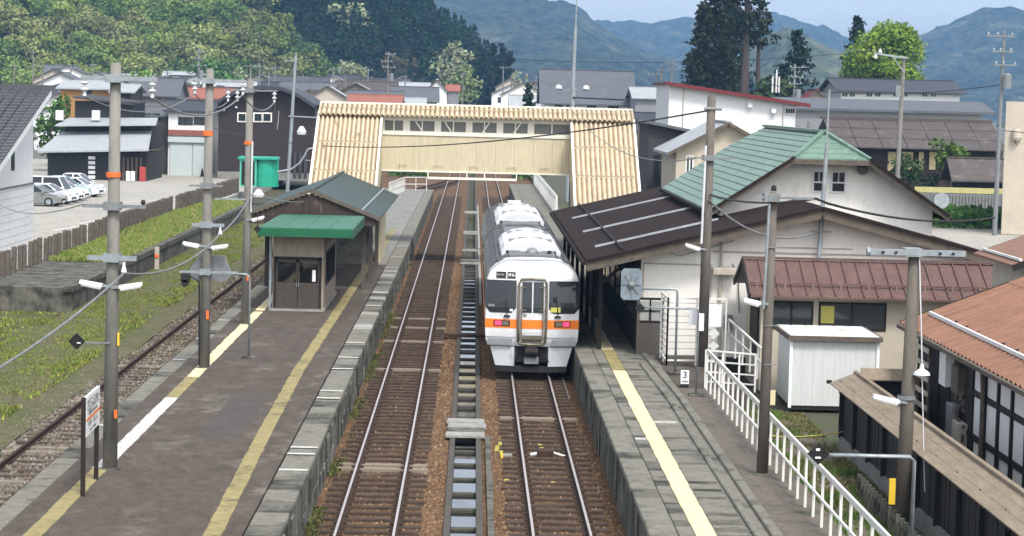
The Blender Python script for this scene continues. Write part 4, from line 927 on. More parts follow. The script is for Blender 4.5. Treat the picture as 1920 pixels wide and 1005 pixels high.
for j,(y,z0,z1,m) in enumerate(((51.2,2.3,3.05,'wall_white'),(50.3,1.2,2.0,'galv_dull'),(49.6,1.1,1.7,'plaster_dirty'),(49.9,2.3,2.9,'wood_grey'))): MB().cbox(10.68,10.87,y-.35,y+.35,z0,z1,.02).build('meter_box', m, rh)
for k in range(7):
    z = 1.0+.33*k; MB().bar((10.5,51.9,z),(10.5,54.6,z+.0),.03,.11).build('rack_slat', 'plaster_dirty', rh)
for y in (52.1,53.3,54.4): MB().box(10.53,10.59,y-.04,y+.04,.3,3.1).build('rack_post', 'wood_grey', rh)
MB().tube([(10.75,47.5,3.1),(10.78,47.5,2.6),(10.8,47.6,.4)],.05,8).build('downpipe','wood_grey',rh)
gd = MB()
for k in range(40):
    gd.lathe((10.75,49.6+R.uniform(-.5,.5),1.0+R.uniform(0,1.3)),[(.015,0),(.035,.03),(.03,.07),(.01,.09)],6)
gd.build('hanging_ornaments','wood_grey',rh,kind='stuff')
r2 = thing('rear_terracotta_house', 'smaller terracotta roof peeking out behind the half-timbered house', 'house', (15.5, 60, .3))
roofpanels(13.7,4.62,18,6.25,57.5,62.2,4,'roof_terra',r2,gap=.003)
MB().bar((13.9,62,4.75),(13.9,57.6,4.75),.06).build('snow_bar','wall_white',r2); MB().box(14.2,18,57.8,62,.3,4.7).build('wall','plaster_dirty',r2); MB().bar((13.65,57.4,4.55),(18,57.4,6.2),.05,.16).build('verge_board','wood_dark',r2)

# ---- black board fence with a planked cap
bf = thing('board_fence', 'black board fence with brown planked cap on a concrete base', 'fence', (9.05, 44, .3))
MB().box(8.95,9.25,33,54.6,.2,.62).build('concrete_base', 'concrete', bf)
me = shared('board', MB().box(-.012,.012,-.085,.085,0,1.15), 'wood_black')
y = 33.1
while y < 54.5: piece('board', me, (9.02+R.uniform(-.008,.008), y, .62), bf); y += .185
me = shared('fence_post', MB().box(-.05,.05,-.05,.05,0,1.35), 'wood_black')
for k in range(12): piece('fence_post', me, (8.96, 33.5+1.9*k, .6), bf)
me = shared('cap_bracket', MB().box(-.12,.0,-.05,.05,-.08,.0), 'wood_black')
for k in range(12): piece('cap_bracket', me, (8.85, 34.4+1.9*k, 1.86), bf)
for k in range(3):
    xa = 8.72+.2*k; za = 1.86+.085*k
    for q in range(6): MB().slab((xa,32+3.8*q,za),(xa,32+3.8*q+3.79,za),(xa+.215,32+3.8*q+3.79,za+.085),(xa+.215,32+3.8*q,za+.085),.025).build('cap_plank', 'wood_cap', bf)
MB().bar((9.34,32,2.14),(9.34,54.8,2.14),.1,.06).build('cap_ridge', 'wood_cap', bf)
MB().slab((9.34,32,2.12),(9.34,54.8,2.12),(9.62,54.8,1.98),(9.62,32,1.98),.03).build('cap_rear', 'wood_cap', bf)
for k in range(3): MB().slab((9.5,54.5+.2*k,2.0+.06*k),(11.1,54.5+.2*k,2.0+.06*k),(11.1,54.71+.2*k,2.08+.06*k),(9.5,54.71+.2*k,2.08+.06*k),.03).build('cap_plank', 'wood_cap', bf)
MB().box(9.3,11.1,54.7,54.78,.3,2.0).build('return_boards', 'wood_black', bf)
# ================================================================== poles along the line
def upole(name, label, x, y, z0, top, r0_, r1_, m, tx=0., group=None):
    p = thing(name, label, 'pole', (x, y, z0), group)
    b = MB(); b.sm = True; b.cone((x,y,z0-.1),(x+tx,y,top),r0_,r1_,16).build('shaft', m, p)
    MB().cone((x+tx,y,top),(x+tx,y,top+.03),r1_*1.02,r1_*.7,16).build('pole_cap', m, p)
    MB().lathe((x,y,z0-.02),[(r0_*1.5,0),(r0_*1.45,.04),(r0_*1.02,.06)]).build('collar','concrete_old',p)
    return p
def px_(p, z):                                     # x of a leaning shaft at height z is close enough to its base
    return ORG[p].x
def band(p, z, m, h=.14, r_=.17): MB().cone((ORG[p].x,ORG[p].y,z-h/2),(ORG[p].x,ORG[p].y,z+h/2),r_,r_,16,False).build('band', m, p)
def crossarm(p, z, xa, xb, m='galvanised', w_=.09, ins=(), y_=-.17):
    o = ORG[p]; c = MB().bar((xa,o.y+y_,z),(xb,o.y+y_,z),w_,w_).box(o.x-.16,o.x+.16,o.y+y_-.05,o.y+.18,z-.08,z+.08).build('crossarm', m, p)
    for x in ins: MB().lathe((x,o.y+y_,z-.36),[(.02,.36),(.03,.3),(.085,.26),(.03,.22),(.03,.17),(.085,.13),(.03,.08),(.04,0)],10).build('insulator','porcelain',c)
    return c
def tubelamp(p, z, side, L=.44, rise=.07):
    o = ORG[p]; x0 = o.x+side*.17
    MB().bar((o.x,o.y-.12,z-.02),(x0,o.y-.14,z),.05).build('lamp_arm','galvanised',p)
    t = MB(); t.sm=False
    t.bar((x0,o.y-.15,z),(x0+side*L,o.y-.15,z+rise),.17,.07); t.cone((x0+side*.03,o.y-.19,z-.05),(x0+side*(L-.03),o.y-.19,z-.05+rise),.035,.035); t.cone((x0+side*.03,o.y-.11,z-.05),(x0+side*(L-.03),o.y-.11,z-.05+rise),.035,.035)
    t.build('tube_lamp','lamp_white',p)
def diamond(x, y, z, s, m='sign_black'):
    return MB().prism([(x-s,y,z),(x,y,z-s),(x+s,y,z),(x,y,z+s)],(0,.03,0))
P1 = upole('concrete_pole','tall concrete pole beside the station name board with orange band','x' and -7.12,45.6,.9,8.98,.15,.105,'concrete_pole',.02)
crossarm(P1,8.7,-7.75,-6.25,ins=(-7.68,-6.35)); crossarm(P1,6.18,-7.7,-6.45,'galv_dull',.07); crossarm(P1,5.15,-7.58,-6.62)
MB().lathe((-6.5,45.43,6.22),[(.03,0),(.05,.05),(.03,.1)]).build('insulator','train_dark',P1); MB().lathe((-6.86,45.4,4.88),[(.06,0),(.05,.06),(.03,.12),(.03,.2)]).build('insulator','porcelain',P1)
tubelamp(P1,4.6,-1); tubelamp(P1,4.58,1); band(P1,6.8,'orange_tape',.1,.148)
MB().box(-7.02,-6.96,45.4,45.46,1.96,2.12).build('reflector','orange_tape',P1); MB().box(-6.99,-6.95,45.5,45.56,3.4,3.66).build('marker','yellow_paint',P1)
MB().bar((-7.12,45.45,3.46),(-7.62,45.45,3.46),.03).build('sign_arm','galv_dull',P1)
d = diamond(-7.78,45.42,3.48,.17).build('diamond_sign','sign_black',P1); MB().box(-7.77,-7.7,45.4,45.42,3.44,3.46).build('sign_mark','sign_white',d)
P2 = upole('concrete_pole','concrete pole carrying a mirror arm in the middle of the left platform',-7.25,62.8,.9,9.08,.148,.105,'concrete_pole',.03)
crossarm(P2,8.78,-7.75,-6.2,ins=(-7.6,-6.3)); crossarm(P2,5.92,-7.72,-6.8,'galv_dull',.05); crossarm(P2,4.85,-7.62,-6.75,ins=()); MB().lathe((-6.85,62.6,4.6),[(.06,0),(.05,.06),(.03,.12),(.03,.2)]).build('insulator','porcelain',P2)
tubelamp(P2,4.28,-1); tubelamp(P2,4.24,1); band(P2,7.35,'orange_tape',.14,.14); MB().box(-7.2,-7.13,62.6,62.66,2.27,2.5).build('reflector','orange_tape',P2)
crossarm(P2,3.56,-7.95,-6.35,'galvanised',.06)
MB().prism([(-7.78,62.95,3.5),(-7.45,62.95,4.0),(-6.75,62.95,4.0),(-6.55,62.95,3.5),(-6.7,62.95,3.3),(-7.6,62.95,3.3)],(0,.08,0)).build('mirror_back','galv_dull',P2)
MB().cbox(-7.9,-7.66,62.5,62.75,3.28,3.52,.03).cone((-7.78,62.5,3.25),(-7.78,62.6,3.25),.1,.1).build('camera','train_dark',P2)
MB().tube([(-7.66,62.6,3.45),(-7.4,62.6,3.3),(-7.37,62.6,1.0)],.025,6).build('conduit','wire_black',P2)
P3 = upole('concrete_pole','concrete pole with white pipe beside the green waiting room',-7.34,75,.9,8.9,.148,.105,'concrete_pole',.03)
band(P3,6.85,'orange_tape',.12,.138); MB().box(-7.3,-7.24,74.8,74.86,2.35,2.5).build('reflector','orange_tape',P3)
crossarm(P3,8.55,-8.1,-6.4,'galv_dull',.05,ins=(-8.0,-7.7,-6.5)); MB().cone((-7.2,74.85,4.6),(-7.19,74.85,6.9),.03,.03).build('conduit','porcelain',P3)
tubelamp(P3,4.35,1,.4,.1); MB().bar((-7.34,74.9,5.0),(-8.4,74.9,5.0),.05).build('arm','galvanised',P3)
lp = MB().lathe((-6.95,74.7,5.1),[(.17,0),(.19,.08),(.1,.2),(.06,.26)]).build('loudspeaker','porcelain',P3)
d = diamond(-6.97,74.75,4.05,.13).build('diamond_sign','sign_black',P3); MB().bar((-6.97,74.76,4.15),(-6.97,74.76,4.5),.02).build('hanger','sign_black',d)
# right side poles
Q1 = upole('dark_pole','tall dark pole standing in front of the station gable wall',6.72,65.5,.9,8.72,.155,.12,'dark_pole',.04)
MB().cone((6.58,65.32,4.5),(6.62,65.32,7.3),.035,.035).build('conduit','porcelain',Q1)
MB().cone((6.55,65.4,8.35),(7.05,65.4,8.35),.05,.05).build('arm_cap','galv_dull',Q1); tubelamp(Q1,4.35,-1,.42,.12)
MB().box(6.56,6.72,65.28,65.32,2.0,2.5).build('notice','sign_white',Q1)
crossarm(Q1,6.95,6.1,7.5,'galv_dull',.04)
Q2 = upole('dark_pole','slimmer dark pole at the white railing in front of the pale shed',6.1,46.7,.9,6.7,.12,.085,'dark_pole',.04)
MB().cone((6.0,46.55,4.35),(6.05,46.55,6.5),.03,.03).build('conduit','galvanised',Q2)
crossarm(Q2,6.62,5.75,6.95,'galv_dull',.05); tubelamp(Q2,4.46,-1,.34,.07)
for z in (3.2,4.0,5.6): MB().bar((6.05,46.6,z),(6.35,46.6,z),.02).build('step_bolt','galv_dull',Q2)
MB().lathe((6.15,46.7,6.75),[(.06,0),(.05,.1),(.02,.12)]).build('insulator','train_dark',Q2)
Q3 = upole('dark_pole','stout dark pole with wide crossarm beside the black board fence',8.5,44,.2,5.72,.15,.12,'dark_pole',.06)
c = crossarm(Q3,5.74,7.65,9.5,'galvanised',.11); MB().cone((7.6,43.83,5.74),(7.66,43.83,5.74),.09,.09).build('arm_end','galvanised',c)
for x in (7.9,8.15,9.0,9.25): MB().cone((x,43.7,5.74),(x,43.78,5.74),.025,.025).build('bolt','train_dark',c)
tubelamp(Q3,2.85,-1,.5,-.0+.1); band(Q3,2.92,'galv_dull',.08,.18)
MB().box(8.2,8.32,43.8,43.86,.85,1.35).build('yellow_plate','yellow_paint',Q3)
hl = thing('pendant_lamp','white enamel shade lamp hanging on a cord by the stout pole','lamp',(8.75,43.85,3.4))
MB().cone((8.62,43.85,5.7),(8.75,43.85,3.62),.014,.014,6).build('cord','porcelain',hl); MB().lathe((8.75,43.85,3.38),[(.17,0),(.15,.05),(.05,.12),(.03,.22)]).build('lamp_shade','porcelain',hl)
one('rope',MB().cone((8.76,43.85,3.35),(8.9,43.85,1.1),.012,.012,6),'porcelain','thin white rope hanging below the enamel lamp','rope')
# slim steel pole rising behind the maroon roof
SP = thing('slim_steel_pole','slim grey steel pole rising behind the maroon annex roof','pole',(10.45,68.7,3.3))
MB().cone((10.45,68.7,3.2),(10.6,68.7,7.4),.08,.06).cone((10.52,68.7,4.8),(10.62,68.7,9.0),.035,.03).build('shaft','galvanised',SP)
MB().bar((10.2,68.6,4.75),(10.8,68.6,4.75),.05).build('arm','galv_dull',SP)
# ================================================================== bent pipe stands with diamonds and mirror
def bent(label, pts, r_=.03, m='galvanised', base=True):
    t = thing('pipe_stand',label,'sign stand',pts[-1]); b=MB(); b.sm=True; b.tube(pts,r_).build('pipe',m,t)
    if base: x,y,z=pts[-1]; MB().cbox(x-.2,x+.2,y-.2,y+.2,z-.02,z+.03).build('foot',m if False else 'concrete_old',t)
    return t
t = bent('galvanised pipe stand holding the grey backed convex mirror by the station',[(4.6,64,3.28),(5.72,64,3.28),(5.8,64,3.25),(5.82,64,3.15),(5.82,64,.92)],.035)
mat('mirror_grey',(.24,.29,.33),(.2,.25,.29),3,rough=.5)
mr_ = MB().prism([(4.22,63.9,3.05),(4.3,63.9,2.96),(4.72,63.9,2.96),(4.8,63.9,3.05),(4.8,63.9,3.75),(4.72,63.9,3.84),(4.3,63.9,3.84),(4.22,63.9,3.75)],(0,.07,0)).build('mirror_back','mirror_grey',t)
rb = MB()
for k in range(8):
    a_=k*math.pi/4; rb.bar((4.51+.06*math.cos(a_),63.88,3.4+.06*math.sin(a_)),(4.51+.27*math.cos(a_),63.88,3.4+.36*math.sin(a_)),.03,.02,(0,1,0))
rb.lathe((4.51,63.9,3.33),[(.1,0),(.12,.07),(.1,.14)]); rb.build('rib','galv_dull',mr_)
t = bent('thin pipe stand with a black diamond at the canopy edge',[(4.5,59.25,3.18),(5.9,59.25,3.18),(5.95,59.25,3.1),(5.95,59.25,.92)],.025)
d = diamond(4.42,59.2,3.16,.14).build('diamond_sign','sign_black',t)
t = bent('pipe stand with black diamond in front of the board fence',[(6.32,40.6,2.28),(7.95,40.6,2.28),(8.03,40.6,2.2),(8.04,40.6,.3)],.035)
d = diamond(6.3,40.55,2.3,.2).build('diamond_sign','sign_black',t); MB().box(6.25,6.32,40.53,40.55,2.36,2.4).build('sign_mark','sign_white',d); MB().box(6.24,6.34,40.53,40.55,2.22,2.25).build('sign_mark','sign_white',d)
t = bent('bent grey pipe post next to the middle pole on the left platform',[(-7.0,65.5,3.3),(-6.42,65.5,3.3),(-6.33,65.5,3.25),(-6.3,65.5,3.1),(-6.3,65.5,.92)],.03)
b3 = onz(380,690,.9)
# stop marker "3"
s3 = thing('stop_marker','small white stop marker with a black numeral 3 on the right platform','sign',(5.82,61.1,.9))
MB().cbox(5.71,5.93,61.05,61.15,.98,1.34,.01).build('board','sign_white',s3); MB().box(5.72,5.92,61.02,61.2,.9,.98).build('foot','train_dark',s3)
text('3',.26,(5.82,61.04,1.22),(math.pi/2,0,0),'sign_black',s3); text('両編成',.06,(5.82,61.04,1.05),(math.pi/2,0,0),'trim_grey',s3)
# station name board
nb = thing('station_name_board','white station name board with orange line on two brown posts','sign',(-7.0,43.2,.9))
pA, pB = Vector((-7.25,42.0,0)), Vector((-7.1,44.5,0))
pA = onz(155,930,.9); pB = onz(180,900,.9); dv = (pB-pA).normalized(); L = (pB-pA).length
for p_ in (pA,pB): MB().box(p_.x-.04,p_.x+.04,p_.y-.04,p_.y+.04,.88,2.75).build('post','sign_brown',nb)
up = Vector((0,0,1)); nrm = Vector((dv.y,-dv.x,0)); 
def brd(s0,s1,z0,z1,o,t): 
    a_=pA+dv*s0; b_=pA+dv*s1; q=[Vector((a_.x,a_.y,z0)),Vector((b_.x,b_.y,z0)),Vector((b_.x,b_.y,z1)),Vector((a_.x,a_.y,z1))]
    return MB().prism([v_+nrm*o for v_ in q],nrm*t)
bo = brd(.03,L+.05,2.0,2.75,.0,.05).build('board','sign_white',nb)
brd(.03,L+.05,2.28,2.34,.05,.004).build('stripe','orange_paint',bo)
rz_ = math.atan2(dv.y,dv.x)
mid = pA+dv*(L/2)+nrm*.055
text('ひだふるかわ',L*.15,(mid.x,mid.y,2.56),(math.pi/2,0,rz_),'trim_grey',bo); text('飛騨古川  Hida-Furukawa',L*.06,(mid.x,mid.y,2.41),(math.pi/2,0,rz_),'trim_grey',bo)
text('すぎさき      ひだこくふ',L*.065,(mid.x,mid.y,2.2),(math.pi/2,0,rz_),'trim_grey',bo); text('Sugisaki      Hida-Kokufu',L*.045,(mid.x,mid.y,2.08),(math.pi/2,0,rz_),'trim_grey',bo)
# ================================================================== white railings
def railing(label, pts, h, post_d, m='white_paint', rails=((1.0,.05),(.93,.03),(.48,.04)), r_=.025, name='railing', posts_rect=False):
    t = thing(name,label,'railing',pts[0])
    for a_,b_ in zip(pts[:-1],pts[1:]):
        a_=Vector(a_); b_=Vector(b_); n=max(1,round((b_-a_).length/post_d))
        for k,w_ in rails: MB().bar(a_+Vector((0,0,h*k)),b_+Vector((0,0,h*k)),w_).build('rail',m,t)
        me=shared('post',MB().box(-r_,r_,-r_,r_,0,h*.99),m)
        for i in range(n+1): piece('post',me,a_.lerp(b_,i/n),t)
    return t
railing('long white picket railing beside the right platform running towards the camera',[(6.36,60.6,.86),(6.42,50,.86),(6.5,34,.86)],1.1,1.0)
railing('short white railing across the station side entrance',[(6.36,61,.86),(7.9,62.6,.6)],1.05,.75,rails=((1,.05),(.72,.04),(.45,.04),(.2,.04)))
railing('white handrail of the steps behind the tall dark pole',[(7.55,66.3,1.3),(8.25,63.2,.7)],.95,.7,rails=((1,.05),(.6,.03)))
railing('white picket fence along the far end of the right platform',[(5.6,152,.9),(5.55,206,.9)],1.25,.55,rails=((1,.06),(.15,.05)),r_=.07)
railing('white tube railing at the far end of the left platform',[(-6.2,171,.9),(-5.4,184,.9),(-3.7,185,.9)],1.1,.9,rails=((1,.06),(.5,.05)))
# white lattice cage by the ticket gate
cg = thing('lattice_gate','white lattice gate enclosure with posters beside the ticket gate','gate',(6.6,66,.9))
fr2 = MB()
for (xa,ya,xb,yb) in ((5.74,66,7.45,66.2),(5.74,66,5.72,68)):
    for z in (1.05,2.85): fr2.bar((xa,ya,z),(xb,yb,z),.05)
    for u_ in (0,.5,1): fr2.bar((xa+(xb-xa)*u_,ya+(yb-ya)*u_,.9),(xa+(xb-xa)*u_,ya+(yb-ya)*u_,2.88),.05)
fr2.build('frame','white_paint',cg)
for k in range(9):
    z=1.2+.19*k
    for (xa,ya,xb,yb) in ((5.74,66,7.45,66.2),(5.74,66,5.72,68)): MB().bar((xa,ya,z),(xb,yb,z),.012,.018).build('slat','galvanised',cg)
MB().bar((5.8,66,2.8),(6.5,66.1,2.25),.03).build('brace','white_paint',cg)
for k in range(10): MB().bar((5.76,67,1.1+.17*k),(5.76,68,1.1+.17*k),.02).build('slat','sheet_white',cg)
MB().box(6.35,6.6,65.95,65.99,2.1,2.55).build('poster','sign_white',cg); MB().box(6.85,7.3,66.05,66.1,2.05,2.7).build('poster','sign_white',cg)
dm = diamond(7.1,66.08,1.85,.17,).prism([(6.93,66.06,1.5),(7.1,66.06,1.35),(7.27,66.06,1.5),(7.1,66.06,1.62)],(0,.03,0)).build('diamond_ornament','white_paint',cg)
fbx = railing('row of grey concrete stakes at the edge of the grass strip',[(8.35,48,.2),(8.2,34,.2)],.55,.42,'concrete_old',rails=((.7,.02),),r_=.045,name='stake_row')
yb = thing('notice_stake','cream notice board on a thin dark stake in front of the shed','sign',(7.0,53.2,.3))
MB().box(6.98,7.02,53.2,53.24,.3,2.0).build('stake','wood_black',yb); MB().box(6.88,7.2,53.17,53.2,1.5,1.85).build('board','tactile_new',yb)
one('yellow_rope',MB().tube(sag((6.9,53.5,.75),(9.0,54.3,.75),.08),.012,6),'lemon','slack yellow rope strung across the grass by the shed','rope')
# ================================================================== concrete stake fence on the old platform
cfn = thing('concrete_post_fence','weathered concrete post fence along the old goods platform and car park','fence',(-18.7,120,.85))
me = shared('fence_post',MB().cbox(-.09,.09,-.14,.14,0,1.08,.03),'wood_grey')
y=86.
while y<176:
    if not (143<y<145): piece('fence_post',me,(-18.7+R.uniform(-.05,.05)+(0 if y<140 else .02*(y-140)),y,.84+R.uniform(-.05,.05)),cfn,rot=(R.uniform(-.03,.03),R.uniform(-.02,.02),0))
    y+=1.15 if y<118 else .5
MB().bar((-18.78,86,1.5),(-18.78,143,1.5),.03).build('wire_rail','wire_grey',cfn)
one('kilometre_post',MB().box(-15.0,-14.8,108.9,109.05,-.1,1.05),'plaster_dirty','short pale marker post with red mark beside the old platform wall','marker post')
one('marker_stripe',MB().box(-14.99,-14.81,108.86,108.9,.55,.7),'orange_tape','small red stripe on the pale marker post','stripe')
# ================================================================== wires
def wire(label,pts,r_=.02,m='wire_grey'): return one('cable',MB().tube(pts,r_,6),m,label,'cable')
wire('grey cable hung from pole to pole along the left platform',sag((-7.3,30,4.15),(-6.86,45.4,4.86),.2)+sag((-6.86,45.4,4.86),(-6.85,62.6,4.62),.35)[1:]+sag((-6.85,62.6,4.62),(-7.2,75,5.2),.15)[1:]+sag((-7.2,75,5.2),(-6.5,89,4.3),.1)[1:],.022,'wire_grey')
wire('thin wire from the first concrete pole towards the white building',sag((-7.7,45.4,6.2),(-21.5,100,4.2),.6),.012,'wire_grey')
wire('thin wire between the upper crossarms of the left poles',sag((-7.68,45.4,8.34),(-7.6,62.6,8.42),.4)+sag((-7.6,62.6,8.42),(-8,75,8.2),.3)[1:],.015,'wire_grey')
wire('looped cable from pole crossarm towards the chocolate house',sag((-6.35,45.4,8.34),(-6.3,62.6,8.42),.45)+sag((-6.3,62.6,8.42),(-6.5,75,8.2),.35)[1:]+sag((-6.5,75,8.2),(-9.5,112,7.6),.9)[1:],.02,'wire_grey')
wire('dark cable from the tall right pole across the footbridge front',sag((6.7,65.4,8.3),(-17.4,150,6.2),1.2,24),.025,'wire_black')
wire('dark cable from the tall right pole to the right edge',sag((6.8,65.4,5.9),(7.0,46.6,6.62),.15)+sag((6.9,46.6,6.62),(14.2,62,5.6),.25)[1:],.028,'wire_black')
wire('heavy cable drooping from the slim right pole to the station wall',sag((6.75,65.3,5.75),(10.4,68.6,4.75),.55),.03,'wire_grey')
wire('thin cable dropping from the tall right pole to the canopy roof',sag((6.7,65.4,7.0),(4.6,112,8.2),1.0),.018,'wire_grey')
wire('long thin wire spanning the valley in front of the far mountains',sag((-30,330,17),(60,330,17),3,20),.05,'wire_black')
wire('wire from the far right pole to the edge of the picture',sag((34.6,151,10.2),(24.3,190,10.2),.7),.03,'wire_black')
wire('lower wire from the far right pole to the edge of the picture',sag((34.9,151,7.2),(44,150,7.6),.3),.03,'wire_black')
# green water tank, machinery cabinet and steel pole by the chocolate house
gt = thing('green_tank','bright green round container with white frame behind the fence','tank',(-17.2,185,.9))
MB().lathe((-16.7,186,.9),[(1.0,0),(1.0,2.2),(1.02,2.2),(1.02,2.3)],18).build('tank_body','tank_green',gt)
MB().box(-18.75,-17.4,185,186.5,.9,3.1).build('cabinet','tank_pale',gt); MB().box(-18.6,-17.55,184.95,185.0,1.05,2.9).build('cabinet_opening','black_hole',gt)
MB().cbox(-18.9,-15.7,184.8,187.2,3.1,3.3,.05).build('lid','tank_green',gt)
gp = thing('steel_lamp_pole','slim pale steel pole with crossarms in front of the chocolate house','pole',(-15.2,190,.3))
MB().cone((-15.3,190,.3),(-14.8,190,11.6),.16,.12).build('shaft','galvanised',gp); MB().bar((-15.7,189.9,11.1),(-14.8,189.9,11.2),.09).bar((-15.3,189.8,6.6),(-11.5,189.8,6.5),.1).bar((-13.8,189.8,3.0),(-12.5,189.8,2.9),.08).build('arm','galvanised',gp)
MB().lathe((-14.2,189.8,5.1),[(.35,0),(.4,.25),(.2,.6),(.1,.7)]).build('lamp_head','porcelain',gp)
wire('pale curved conduit sweeping down beside the green tank',[at(x,y,184) for x,y in ((520,322),(545,318),(562,306),(572,290),(577,280),(590,277))],.09,'galvanised')
# ================================================================== buildings
def windows(par, face, rects, fm='wall_white', gm='glass_house', d=.04):
    """face = (origin, u, n): windows given as u0,u1,z0,z1 on a vertical wall; each a frame with two panes"""
    o, u_, n_ = map(Vector, face)
    for (a_,b_,z0,z1) in rects:
        P = lambda s,z,k: o+u_*s+n_*k+Vector((0,0,z))
        f_ = MB(); t=.07
        for (s0,s1,y0,y1) in ((a_,b_,z0,z0+t),(a_,b_,z1-t,z1),(a_,a_+t,z0+t,z1-t),(b_-t,b_,z0+t,z1-t),((a_+b_)/2-t/2,(a_+b_)/2+t/2,z0+t,z1-t)):
            f_.prism([P(s0,y0,0),P(s1,y0,0),P(s1,y1,0),P(s0,y1,0)], n_*d)
        fo = f_.build('window_frame', fm, par)
        for s0,s1 in ((a_+t,(a_+b_)/2-t/2),((a_+b_)/2+t/2,b_-t)):
            MB().prism([P(s0,z0+t,0),P(s1,z0+t,0),P(s1,z1-t,0),P(s0,z1-t,0)], n_*(d*.4)).build('pane', gm, fo)
def house(name, label, x0, x1, y0, y1, z0, he, hr, wall, roof, axis='x', ov=.5, wins=(), group=None, cat='house', seams=0, extra=None, wfm='wall_white'):
    """gabled house; axis = direction of the ridge"""
    t = thing(name, label, cat, ((x0+x1)/2,(y0+y1)/2,z0), group)
    if axis == 'x':
        ym=(y0+y1)/2; MB().prism([(x0,y0,z0),(x0,y1,z0),(x0,y1,he),(x0,ym,hr-.12),(x0,y0,he)],(x1-x0,0,0)).build('wall',wall,t)
        s=(hr-he)/(ym-y0)
        for sg,ye in ((-1,y0-ov),(1,y1+ov)):
            ze=he-s*ov
            n=max(1,seams)
            for k in range(n):
                xa=x0-ov+(x1-x0+2*ov)*k/n; xb=x0-ov+(x1-x0+2*ov)*(k+1)/n
                p=MB().slab((xa,ye,ze),(xb-(.02 if n>1 else 0),ye,ze),(xb-(.02 if n>1 else 0),ym,hr),(xa,ym,hr),.14)
                if n>1: p.bar((xa,ye,ze+.02),(xa,ym,hr+.02),.06,.08)
                p.build('roof_panel' if n>1 else 'roof_slope',roof,t)
        MB().bar((x0-ov,ym,hr+.03),(x1+ov,ym,hr+.03),.3,.12).build('ridge',roof,t)
    else:
        xm=(x0+x1)/2; MB().prism([(x0,y0,z0),(x1,y0,z0),(x1,y0,he),(xm,y0,hr-.12),(x0,y0,he)],(0,y1-y0,0)).build('wall',wall,t)
        s=(hr-he)/(xm-x0)
        for xe in (x0-ov,x1+ov):
            ze=he-s*ov; MB().slab((xe,y0-ov,ze),(xm,y0-ov,hr),(xm,y1+ov,hr),(xe,y1+ov,ze),.14).build('roof_slope',roof,t)
            MB().bar((xe,y0-ov-.03,ze-.06),(xm,y0-ov-.03,hr-.06),.05,.18).build('verge_board','wood_grey',t)
        MB().bar((xm,y0-ov,hr+.03),(xm,y1+ov,hr+.03),.3,.12).build('ridge',roof,t)
    if wins: windows(t, ((x0,y0,z0),(1,0,0),(0,-1,0)), wins, wfm)
    return t
# white hall at the left edge, black tiles
wb = thing('white_hall','white sided building with black tiled roof at the left edge','building',(-26,106,.3))
hz_ = lambda y: 8.35-.277*(114.7-y)
MB().prism([(-21.8,114,.3),(-21.8,96,.3),(-21.8,96,hz_(96)-.2),(-21.8,114,hz_(114)-.2)],(-14.2,0,0)).build('wall','sheet_white',wb)
MB().box(-36,-21.74,95.9,114.06,.3,3.7).build('lower_wall','wall_white',wb)
lw = MB()
for k in range(9):
    z=.7+.36*k; lw.box(-21.745,-21.73,96,114.05,z-.01,z+.01)
    for q in range(33): lw.box(-21.745,-21.732,96+.55*q+(.27 if k%2 else 0)-.008,96+.55*q+(.27 if k%2 else 0)+.008,z-.34,z-.02)
lw.build('panel_joints','joint_pale',wb,kind='stuff')
for k in range(40): MB().box(-21.8,-21.775,97+.425*k+.012,97+.425*(k+1)-.012,3.72,hz_(97+.425*k)-.3).build('siding_board','sheet_white',wb)
MB().box(-21.8,-21.7,96,114.05,3.7,3.78).build('drip_strip','trim_grey',wb)
a_=onz(40,300,4.6); MB().box(-21.78,-21.76,108.6,109.4,4.5,6.0).build('slit_window','glass_dark',wb)
MB().bar((-21.12,94.5,hz_(94.5)-.2),(-21.12,114.9,hz_(114.9)-.2),.12,.3).build('verge_board','sheet_white',wb)
for k in range(40):
    ya=94.5+.51*k; yb_=ya+.51; p=MB()
    for j in range(30):
        xa=-21.05-.5*j; p.prism([(xa,ya,hz_(ya)+.09),(xa-.46,ya,hz_(ya)+.06),(xa-.46,yb_,hz_(yb_)),(xa,yb_,hz_(yb_)+.02)],(0,0,-.06))
    p.build('tile_course','tile_black',wb)
MB().bar((-21,114.9,hz_(114.9)+.08),(-36,114.9,hz_(114.9)+.08),.3,.2).build('ridge_tile','tile_black',wb)
# black shop with pale grey canopy
g=.3; Y=205
def P(x,y,Y_=Y): return at(x,y,Y_)
sp = thing('black_shop','black timber shop with pale grey metal roofs beyond the car park','shop',(-34,210,.3))
a_=P(85,340); b_=P(272,340); 
MB().box(a_.x,b_.x,206,216,.3,P(85,282).z-.1).build('ground_floor','wall_black',sp)
MB().slab((P(72,283).x,204.5,P(72,283).z),(P(280,285).x,204.5,P(275,280).z),(P(280,285).x-.8,212,P(272,262).z+.7),(P(72,283).x+.8,212,P(100,262).z+.6),.15).build('canopy_roof','roof_lightgrey',sp)
MB().box(P(95,280).x,P(262,280).x,212,222,3.0,P(110,232).z).build('first_floor','wall_black',sp)
MB().slab((P(84,233).x,210,P(84,234,210).z),(P(278,233).x,210,P(278,233,210).z),(P(270,222).x,214,P(270,220,214).z),(P(95,222).x,214,P(95,220,214).z),.12).build('upper_roof','roof_lightgrey',sp)
MB().box(P(107,230).x,P(220,230).x,214,222,5.0,P(110,188,214).z).build('top_floor','wall_black',sp)
MB().slab((P(105,180).x,213.4,P(105,180,213).z),(P(222,195).x,213.4,P(222,194,213).z),(P(222,195).x,222,P(222,190,213).z),(P(105,180).x,222,P(105,175,213).z),.15).build('top_roof','wall_darkgrey',sp)
